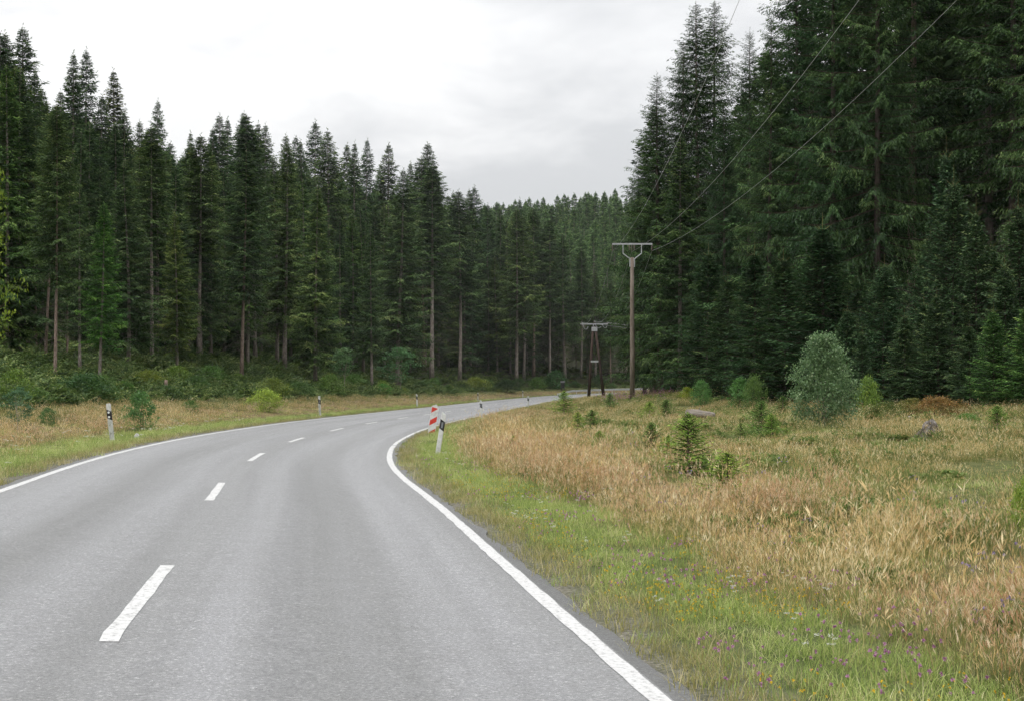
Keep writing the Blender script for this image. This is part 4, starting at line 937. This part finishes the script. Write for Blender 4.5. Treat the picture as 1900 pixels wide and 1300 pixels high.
def blooms(name, label, srcs, n, y0, y1, e0, e1, thr, seed, side=1, s=1.0):
    r = np.random.default_rng(seed); m = n * 40; Y = y0 * (y1 / y0) ** r.random(m); e = r.uniform(e0, e1, m)
    i = np.searchsorted(CEN[:, 1][:320], Y); i = np.clip(i, 0, 319); X = CEN[i, 0] + side * CN[i, 0] * (AE + e); Yp = CEN[i, 1] + side * CN[i, 1] * (AE + e) + r.uniform(-.5, .5, m)
    k = (fbm(X * .9, Yp * .9, seed, 2) > thr) & (np.abs(X) < .40 * Yp + 2); X, Yp = X[k][:n], Yp[k][:n]; U, _, _ = lateral(X, Yp); k = np.abs(U) > AE + .25; X, Yp = X[k], Yp[k]
    z = ground(X, Yp); q = len(X)
    scatter(name, label, 'wildflowers', srcs, np.column_stack([X, Yp, z]), r.uniform(0, 6.28, q), s * r.uniform(.7, 1.2, q), r.integers(0, len(srcs), q), r.normal(0, .12, (q, 2)))
blooms('pink_wildflowers', 'pink clover-like flower heads in the right verge grass', [src('pink_flower', flower(301 + i, 'ball'), [GREEN, PK]) for i in range(2)], 110, 6, 30, .35, 2.3, .44, 61, s=.75)
blooms('yellow_wildflowers', 'small yellow flowers low in the right verge grass', [src('yellow_flower', flower(311 + i, 'disc'), [GREEN, YL]) for i in range(2)], 220, 6, 28, .25, 1.7, .45, 67, s=.7)
blooms('white_wildflowers', 'scattered flat white flower umbels in the right verge', [src('white_flower', flower(321 + i, 'umbel'), [GREEN, WH]) for i in range(2)], 45, 7, 34, .4, 2.2, .42, 71, s=.45)
blooms('violet_wildflowers', 'small violet bells between the tan grasses', [src('violet_flower', flower(331 + i, 'ball'), [OLIVEG, VI]) for i in range(2)], 60, 8, 40, 2.2, 7, .45, 73, s=.9)
blooms('fireweed', 'pink fireweed stand around the foot of the tall pole', [src('fireweed', flower(341 + i, 'ball'), [OLIVEG, PK]) for i in range(2)], 70, 84, 108, 7.5, 13, .3, 79, s=2.0)
blooms('verge_flowers', 'pale flowers dotting the left verge grass', [src('verge_flower', flower(351 + i, 'umbel'), [GREEN, WH]) for i in range(2)], 60, 24, 60, .5, 3.0, .5, 83, side=-1, s=.7)

# ---------------------------------------------------------------- roadside posts
WPL = principled('white_plastic', lambda N, L: ramp(N, L, noise(N, L, 9, 5, .7), [(.3, (.44, .44, .42)), (.5, (.62, .62, .61)), (.7, (.70, .70, .69))]), rough=.45, spec=.4)
WPLD = principled('dirty_white_plastic', lambda N, L: ramp(N, L, noise(N, L, 14, 5, .75, sx=(1, 1, .4)), [(.34, (.16, .16, .13)), (.44, (.38, .39, .35)), (.58, (.58, .58, .56)), (.8, (.66, .66, .64))]), rough=.6, spec=.3)
BPL = principled('black_plastic', lambda N, L: ramp(N, L, noise(N, L, 20, 4), [(.3, (.010, .010, .011)), (.7, (.024, .024, .025))]), rough=.4, spec=.4)
REFL = principled('grey_reflector', (.20, .21, .23), rough=.25, spec=.6)
REFW = principled('white_reflector', (.70, .71, .72), rough=.25, spec=.6)
PROF = [(-.060, -.036), (-.046, -.050), (.046, -.050), (.060, -.036), (.060, .005), (.030, .050), (-.030, .050), (-.060, .005)]
def post(x, y, label, slant=1, dirty=False, tilt=(0, 0), rz=0.0, round_refl=False, z=None, h=1.04):
    """hollow-looking tapered road delineator: body, oblique black band, reflectors"""
    r = empty('delineator_post', (x, y, (gz(x, y) if z is None else z) + .0)); r.rotation_euler = (tilt[1], tilt[0], rz)
    tag(r, label, 'post', 'roadside delineator posts')
    mb = MB(); n = len(PROF)
    lev = [(-.12, .98), (.45, 1.0), (h - .05, 1.0), (h, .86)]
    rings = [[(px_ * k, py_ * k, z_ + (.035 * slant * -px_ / .06 if j >= 2 and not dirty else (.012 * (1 - abs(px_) / .06) if j == 3 else 0))) for px_, py_ in PROF] for j, (z_, k) in enumerate(lev)]
    V = [p for rg in rings for p in rg]; Q = [(j * n + k, j * n + (k + 1) % n, (j + 1) * n + (k + 1) % n, (j + 1) * n + k) for j in range(3) for k in range(n)]
    V.append((0, 0, h + .006)); T = [(len(V) - 1, 3 * n + k, 3 * n + (k + 1) % n) for k in range(n)]
    mb.add(V, Q, T); body = mb.build('body', WPLD if dirty else WPL, r)
    b = MB(); s = 1.05; V = []
    for z_ in (h - .42, h - .18):
        V += [(px_ * s, py_ * s, z_ - .035 * slant * px_ / .06) for px_, py_ in PROF]
    b.add(V, [(k, (k + 1) % n, n + (k + 1) % n, n + k) for k in range(n)]); band = b.build('black_band', BPL, r)
    if round_refl:
        for dz in (.235, .36):
            c = MB(); c.tube(np.array([(-.004, -.056, h - dz), (-.004, -.064, h - dz)]), .030, 14); c.build('reflector', REFW, band)
    else:
        c = MB(); c.box(-.024, .024, -.058, -.053, h - .375, h - .225); c.build('reflector', REFL, band)
    return r
def post_at(px_, row, label, **k):
    x, y, z = at_base(px_, row, 20, 300); return post(x, y, label, z=z, **k)
post_at(812, 841, 'white post with black band leaning right beside the red-striped board', tilt=(.16, 0))
post_at(894, 776, 'white post with black band leaning left, second on the inside of the bend', tilt=(-.06, 0))
post_at(980, 756, 'upright white post on the right roadside beyond the leaning ones')
def post_u(px_, e, label, **k):
    x, y = at_u(px_, (AE + e) if e > 0 else (-AE + e), 20, 300); return post(x, y, label, **k)
post_u(1037, 1.2, 'small white post in front of the far road, left of the two-legged pole')
post_u(1096, .8, 'tiny white post right at the foot of the two-legged pole')
post_u(1196, .8, 'tiny white post right of the tall pole before the barrier')
post_u(209, -1.15, 'weathered white post with two round reflectors on the near left verge', slant=1, dirty=True, round_refl=True, tilt=(-.11, 0))
post_u(594, -1.1, 'white post with black band on the left verge, next after the weathered one', tilt=(-.05, 0), dirty=True)
post_u(774, -1.1, 'white post on the left verge straight behind the red-striped board', tilt=(-.03, 0))
post_u(887, -1.1, 'brownish shaded post on the far left verge', tilt=(-.02, 0), dirty=True)
post_u(970, -1.2, 'tiny white post on the far left verge before the black-green bush', tilt=(0, 0))
post_u(1091, -1.4, 'tiny white post at the left start of the crash barrier')

# ---- red and white striped board
RED = principled('red_sheeting', lambda N, L: ramp(N, L, noise(N, L, 6, 3), [(.3, (.50, .035, .025)), (.7, (.62, .055, .035))]), rough=.4, spec=.4)
x, y, z = at_base(800, 804, 20, 200)
bk = tag(empty('hazard_beacon', (x, y, z - .03)), 'white board with red slanted stripes leaning at the inside of the bend', 'road sign'); bk.rotation_euler = (0, .15, .0)
W_, H_ = .135, 1.12
prof = [(-W_, .04), (W_, .04), (W_, H_ - .09), (.02, H_ + .02), (-W_, H_ - .06)]
n = len(prof); V = [(a, -.02, b) for a, b in prof] + [(a, .012, b) for a, b in prof]
mb = MB(); mb.add(V, [(k, (k + 1) % n, n + (k + 1) % n, n + k) for k in range(n)], [(0, 2, 1), (0, 3, 2), (0, 4, 3), (n, n + 1, n + 2), (n, n + 2, n + 3), (n, n + 3, n + 4)][:])
panel = mb.build('board', WPL, bk)
MB().box(-.03, .03, -.012, .008, -.35, .039).build('foot', BPL, bk)
def stripe(pts):
    m = len(pts); v = [(a, -.0235, b) for a, b in pts] + [(a, -.0205, b) for a, b in pts]
    mb = MB(); mb.add(v, [(k, (k + 1) % m, m + (k + 1) % m, m + k) for k in range(m)] + ([(0, 1, 2, 3)] if m == 4 else []), [(0, 1, 2)] if m == 3 else [])
    mb.build('red_stripe', RED, panel)
w_ = W_ - .012
stripe([(-w_, H_ - .32), (w_, H_ - .13), (-w_ + .01, H_ - .09)])
stripe([(-w_, H_ - .80), (w_, H_ - .62), (w_, H_ - .42), (-w_, H_ - .60)])
stripe([(-w_, .06), (-w_ + .17, .06), (w_, .12), (w_, .24)])

# ---------------------------------------------------------------- power line
WOOD = principled('weathered_pole', lambda N, L: ramp(N, L, noise(N, L, 5, 6, .7, sx=(3, 3, .25)), [(.3, (.10, .08, .065)), (.5, (.19, .155, .125)), (.7, (.30, .26, .22))]), rough=.9, spec=.15, bump=(lambda N, L: noise(N, L, 30, 4, .6, sx=(1, 1, .1)), .6, .02))
TAR = principled('tarred_pole', lambda N, L: ramp(N, L, noise(N, L, 5, 6, .7, sx=(3, 3, .25)), [(.3, (.022, .015, .013)), (.5, (.05, .034, .028)), (.7, (.10, .07, .055))]), rough=.85, spec=.2)
GALV = principled('galvanised_steel', lambda N, L: ramp(N, L, noise(N, L, 7, 4), [(.3, (.36, .37, .38)), (.7, (.56, .57, .58))]), rough=.45, spec=.5, metal=.35)
GLASSY = principled('brown_insulator', (.16, .13, .11), rough=.25, spec=.6)
WIRE = principled('wire', (.46, .47, .47), rough=.5, spec=.5, metal=.3)
PX, PY = at_y(1173, 92); PZ = gz(PX, PY)
pole = tag(empty('utility_pole', (PX, PY, PZ - .3)), 'tall brown wooden power pole with forked steel crossarm', 'power pole')
ph = (722 - 478) * 92 / 2640 + EYE - PZ + .3
MB().tube(np.array([(0, 0, 0), (.01, 0, ph * .35), (-.01, 0, ph * .7), (0, 0, ph)]), [.165, .15, .135, .115], 14).build('pole', WOOD, pole, sm=True)
arm_z = (722 - 453) * 92 / 2640 + EYE - PZ + .3; AL = 1.30
MB().box(-AL, AL, -.04, .04, arm_z - .05, arm_z + .05).build('crossarm', GALV, pole)
for sgn in (-1, 1):
    MB().tube(np.array([(sgn * .60, -.05, arm_z - .03), (sgn * .59, -.05, arm_z - .62)]), .035, 6).tube(np.array([(sgn * .59, -.05, arm_z - .62), (sgn * .145, -.05, ph - .10)]), .035, 6).tube(np.array([(sgn * .145, -.05, ph - .08), (sgn * .145, -.05, ph - .62)]), .04, 6).build('fork_brace', GALV, pole)
ins = [(-AL + .03, arm_z - .05), (-.03, arm_z - .05), (AL - .03, arm_z - .05)]
def insulator(xx, zt, ln, parent, yy=0.0):
    mb = MB(); zs = np.linspace(zt, zt - ln, 9); mb.tube(np.stack([np.full(9, xx), np.full(9, yy), zs], 1), [.02, .05, .025, .055, .03, .055, .025, .05, .02], 8); return mb.build('insulator', GLASSY, parent, sm=True)
for xx, zt in ins: insulator(xx, zt, .42, pole)
for dx in (-.16, .16): insulator(dx - .03, arm_z - .05, .36, pole, -.06)
# two-legged pole
QX, QY = at_y(1106, 170); QZ = gz(QX, QY); kx = 170 / 2640
tw = tag(empty('leaning_leg_pole', (QX, QY, QZ - .3)), 'dark two-legged power pole standing behind the tall pole', 'power pole')
qh = (722 - 606) * kx + EYE - QZ + .3
for bx, tx in ((1092, 1100.5), (1121, 1104.5)):
    MB().tube(np.array([((bx - 1106) * kx, 0, 0), ((bx + tx - 2212) / 2 * kx, .02, qh * .5), ((tx - 1106) * kx, 0, qh)]), [.20, .175, .14], 12).build('leg', TAR, tw, sm=True)
MB().box((1099 - 1106) * kx - .1, (1106 - 1106) * kx + .15, -.16, -.10, qh - .55, qh - .05).build('head_plate', GALV, tw)
MB().box((1077 - 1106) * kx, (1128 - 1106) * kx, -.06, .06, qh + .24, qh + .36).build('crossarm', GALV, tw)
MB().box((1101 - 1106) * kx - .05, (1101 - 1106) * kx + .05, -.04, .04, qh - .2, qh + .3).build('arm_bracket', GALV, tw)
MB().box((1096 - 1106) * kx, (1110 - 1106) * kx, -.28, -.20, (722 - 671) * kx + EYE - QZ + .25, (722 - 669) * kx + EYE - QZ + .34).build('spacer_bar', GALV, tw)
qi = [((1079 - 1106) * kx, qh + .30), ((1102 - 1106) * kx, qh + .45), ((1127 - 1106) * kx, qh + .30)]
for k, (xx, zt) in enumerate(qi): insulator(xx, zt + .25, .40, tw)
for k, (a0, a1) in enumerate(((1081, 1091), (1104, 1115), (1117, 1126))):
    t = np.linspace(0, 1, 9); X = (a0 + (a1 - a0) * t - 1106) * kx
    MB().tube(np.stack([X, np.full(9, -.2), qh + .28 - 1.9 * (t * (1 - t)) * (1.0 if k == 0 else .6) - .3 * t], 1), .025, 5).build('jumper_cable', GALV, tw, sm=True)
def wire(pts, label, rad=.012, cat='power cable'):
    """smooth hanging cable through given points"""
    o = MB().tube(np.array(pts), rad, 5).build('power_cable', WIRE, sm=True); return tag(o, label, cat, 'power cables')
t = np.linspace(0, 1, 40)
for k, (x0, x1, nm) in enumerate(((ins[0][0], 6.0, 'left'), (ins[1][0], 9.1, 'middle'), (ins[2][0], 11.7, 'right'))):
    Yw = PY + (-18 - PY) * t; f = (PY - Yw)
    Zw = (PZ - .3 + arm_z - .45) - .040 * f + .00118 * f * f if k != 1 else (PZ - .3 + arm_z - .50) - .040 * f + .00118 * f * f
    Xw = PX + x0 + (x1 - (PX + x0)) * (f / 54.0)
    wire(np.stack([Xw, Yw, Zw], 1), f'{nm} of the three cables rising from the tall pole to the top right', .007)
for k in range(3):
    A = np.array((PX + ins[k][0], PY, PZ - .3 + arm_z - .45)); B = np.array((QX + qi[k][0], QY, QZ - .3 + qi[k][1] + .2))
    P = A[None] * (1 - t)[:, None] + B[None] * t[:, None]; P[:, 2] -= 4 * 1.7 * t * (1 - t)
    wire(P, f'slack cable between the two power poles, {("left", "middle", "right")[k]} one', .010)
    C = np.array((62 + k * 2.0, 196 + 3 * k, 8.6 + QZ)); P = B[None] * (1 - t)[:, None] + C[None] * t[:, None]; P[:, 2] -= 4 * 1.3 * t * (1 - t)
    wire(P, f'cable running right from the two-legged pole, {("lowest", "middle", "highest")[k]} of three', .012)

# ---------------------------------------------------------------- crash barrier on the outside of the far bend
s0 = float(np.interp(244, CEN[:, 1][:340], CS[:340])); sg = np.arange(s0, s0 + 75, 1.0)
C = cen(sg); Nn = cnor(sg); bp_ = C - (AE + .75) * Nn; bz = ground(bp_[:, 0], bp_[:, 1]); ramp_ = smooth(0, 9, sg - s0)
rail = tag(empty('crash_barrier', (bp_[0, 0], bp_[0, 1], bz[0])), 'grey steel crash barrier along the outside of the far bend', 'barrier'); org = np.array((bp_[0, 0], bp_[0, 1], bz[0]))
wave = [(.0, -.155), (.045, -.13), (.045, -.06), (.0, -.02), (.0, .02), (.045, .06), (.045, .13), (.0, .155)]
hz = bz + .12 + .48 * ramp_; rows = []
for off_, dz in wave: rows.append(np.column_stack([bp_ + Nn * off_, hz + dz]) - org)
for off_, dz in wave[::-1]: rows.append(np.column_stack([bp_ + Nn * (off_ - .006), hz + dz]) - org)
V = np.stack(rows, 1); m, k2 = V.shape[:2]; q = [(i * k2 + j, i * k2 + (j + 1) % k2, (i + 1) * k2 + (j + 1) % k2, (i + 1) * k2 + j) for i in range(m - 1) for j in range(k2)]
link('rail', make_mesh('rail', V.reshape(-1, 3), q, [GALV]), rail)
for i in range(1, m, 4):
    p = np.array((*(bp_[i] - Nn[i] * .07), bz[i])) - org
    MB().box(p[0] - .05, p[0] + .05, p[1] - .05, p[1] + .05, p[2] - .3, p[2] + hz[i] - bz[i] + .12).build('post', GALV, rail)

# ---------------------------------------------------------------- small things lying and standing about
def rough(me_v, rng, amp): return me_v + rng.normal(0, amp, me_v.shape)
LOGM = principled('grey_log', lambda N, L: ramp(N, L, noise(N, L, 6, 6, .7, sx=(.3, 3, 3)), [(.3, (.10, .085, .07)), (.5, (.24, .21, .18)), (.7, (.40, .37, .33))]), rough=.95, spec=.1, bump=(lambda N, L: noise(N, L, 12, 4, .7, sx=(.2, 2, 2)), .8, .03))
CUT = principled('cut_wood', lambda N, L: ramp(N, L, noise(N, L, 9, 4), [(.3, (.20, .16, .12)), (.7, (.42, .36, .29))]), rough=.9, spec=.1)
x0, y0, z0 = at_base(1275, 783, 30, 90); lg = tag(empty('fallen_log', (x0, y0, z0 + .30)), 'grey fallen log lying across the clearing left of the birch bush', 'log'); lg.rotation_euler = (0, R(2), R(8))
r_ = np.random.default_rng(5); L_ = 52 * y0 / 2640
tt_ = np.linspace(0, 1, 12); Pm = np.stack([tt_ * L_, .03 * np.sin(tt_ * 7), .02 * np.sin(tt_ * 5)], 1)
MB().tube(Pm, .18 * (1 - .35 * tt_) * (1 + r_.normal(0, .06, 12)), 12).build('log', LOGM, lg, sm=True)
MB().tube(np.array([(-.012, 0, 0), (.004, 0, 0)]), .16, 12).build('cut_face', CUT, lg)
MB().tube(np.array([(L_ * .4, 0, .08), (L_ * .45, -.05, .26)]), [.03, .012], 6).build('branch_stub', LOGM, lg)
# stump
x0, y0, z0 = at_base(1728, 810, 25, 80)
def lump(name, label, cat, x, y, z, rx, ry, rz_, mat, seed, amp=.18, parts=None):
    r = np.random.default_rng(seed); nu, nv = 16, 9; V = []
    for j in range(nv + 1):
        th = j / nv * math.pi * .62
        for i in range(nu):
            ph_ = i / nu * 2 * math.pi; k = 1 + amp * (fbm(np.array([math.cos(ph_) * 1.7 + 5 + seed]), np.array([math.sin(ph_) * 1.7 + th * 1.5]), seed)[0] - .5) * 2
            V.append((rx * math.sin(th) * math.cos(ph_) * k, ry * math.sin(th) * math.sin(ph_) * k, rz_ * (math.cos(th) * .9 + .1) * k))
    q = [(j * nu + i, (j + 1) * nu + i, (j + 1) * nu + (i + 1) % nu, j * nu + (i + 1) % nu) for j in range(nv) for i in range(nu)]
    o = link(name, make_mesh(name, np.array(V), q, [mat], smooth_shade=True), parts); 
    if parts is None: o.location = (x, y, z); tag(o, label, cat)
    return o
STUMP = principled('mossy_stump', lambda N, L: ramp(N, L, noise(N, L, 9, 6, .75), [(.32, (.02, .016, .012)), (.46, (.09, .075, .06)), (.6, (.26, .24, .22)), (.75, (.46, .44, .42))]), rough=.95, spec=.1, bump=(lambda N, L: noise(N, L, 16, 5, .7), 1, .05))
stp = tag(empty('tree_stump', (x0, y0, z0)), 'grey weathered tree stump in the tan grass on the right', 'stump')
lump('stump', None, None, 0, 0, 0, .27, .25, .40, STUMP, 3, .35, stp)
for a in range(5):
    c_, s_ = math.cos(a * 1.26 + .3), math.sin(a * 1.26 + .3); MB().tube(np.array([(c_ * .16, s_ * .16, .16), (c_ * .30, s_ * .30, .06), (c_ * .45, s_ * .45, -.05)]), [.07, .05, .02], 7).build('root', STUMP, stp)
STONE = principled('pale_stone', lambda N, L: ramp(N, L, noise(N, L, 12, 5), [(.3, (.30, .295, .285)), (.7, (.52, .51, .50))]), rough=.85, spec=.2)
x0, y0, z0 = at_base(1688, 780, 30, 90); lump('stone', 'small pale stone before the heath shrubs on the right', 'stone', x0, y0, z0, .09, .08, .13, STONE, 8, .3)
x0, y0, z0 = at_base(254, 812, 20, 90); lump('stone', 'white stone in the left verge right of the weathered post', 'stone', x0, y0, z0 - .01, .085, .08, .13, STONE, 9, .3)
# sawn snags in the left forest
def snag(px_, e, yt, r0, label, mat=BARK2, lean=0.0):
    x, y = at_u(px_, -AE - e); z = gz(x, y); h = top_h(yt, y, z); o = tag(empty('dead_trunk', (x, y, z - .1)), label, 'dead tree', 'dead trunks in the left forest')
    rr = np.random.default_rng(int(px_)); nb = 8
    P = np.stack([lean * np.linspace(0, h, nb), rr.normal(0, .02, nb), np.linspace(0, h, nb)], 1)
    MB().tube(P, np.linspace(r0, r0 * .62, nb), 9).build('trunk', mat, o, sm=True)
    for k in range(9):
        zb = rr.uniform(.25, .95) * h; a = rr.uniform(0, 6.28); l = rr.uniform(.2, .7) if h > 2 else .12
        MB().tube(np.array([(lean * zb, 0, zb), (lean * zb + math.cos(a) * l, math.sin(a) * l, zb - .1 * l)]), [.014, .004], 4).build('branch_stub', TWIG, o)
snag(66, 16.5, 520, .10, 'short broken dead trunk standing between two spruces at far left')
snag(84, 15, 505, .09, 'thin dead trunk leaning right, just left of the long reddish trunk', lean=.045)
snag(125, 16, 545, .07, 'very thin dead trunk just right of the long reddish trunk')
snag(308, 8.6, 701, .13, 'short sawn stump post among shrubs at the left forest foot')
# dark box on legs by the far verge
x0, y0 = at_u(1044, -AE - 4.5); bz0 = gz(x0, y0)
bx = tag(empty('deer_feed_box', (x0, y0, bz0)), 'small black box on legs beside the far left verge', 'box'); bx.name = 'dark_box'
MB().box(-.32, .32, -.3, .3, .75, 1.75).build('box', BPL, bx)
MB().add([(-.42, -.4, 1.72), (.42, -.4, 1.72), (.42, .4, 1.72), (-.42, .4, 1.72), (-.42, 0, 2.05), (.42, 0, 2.05)], [(0, 1, 5, 4), (2, 3, 4, 5), (0, 3, 2, 1)], [(0, 4, 3), (1, 2, 5)]).build('roof', BPL, bx)
for a in (-.27, .27):
    for b in (-.25, .25): MB().box(a - .035, a + .035, b - .035, b + .035, -.2, .76).build('leg', BPL, bx)

# ---------------------------------------------------------------- air: thin even haze over the whole valley
hm, N, L = new_mat('haze'); o = N.new('ShaderNodeOutputMaterial'); pv = N.new('ShaderNodeVolumePrincipled')
pv.inputs['Color'].default_value = (.93, .95, .97, 1); pv.inputs['Density'].default_value = .00008; pv.inputs['Anisotropy'].default_value = .2; L.new(pv.outputs[0], o.inputs['Volume'])
zlo = float(Z.min()) - 1.5
tag(MB().box(-1700, 1700, -600, 2800, zlo, 110).build('haze', hm), 'thin pale haze hanging in the valley air', 'haze', kind='stuff')
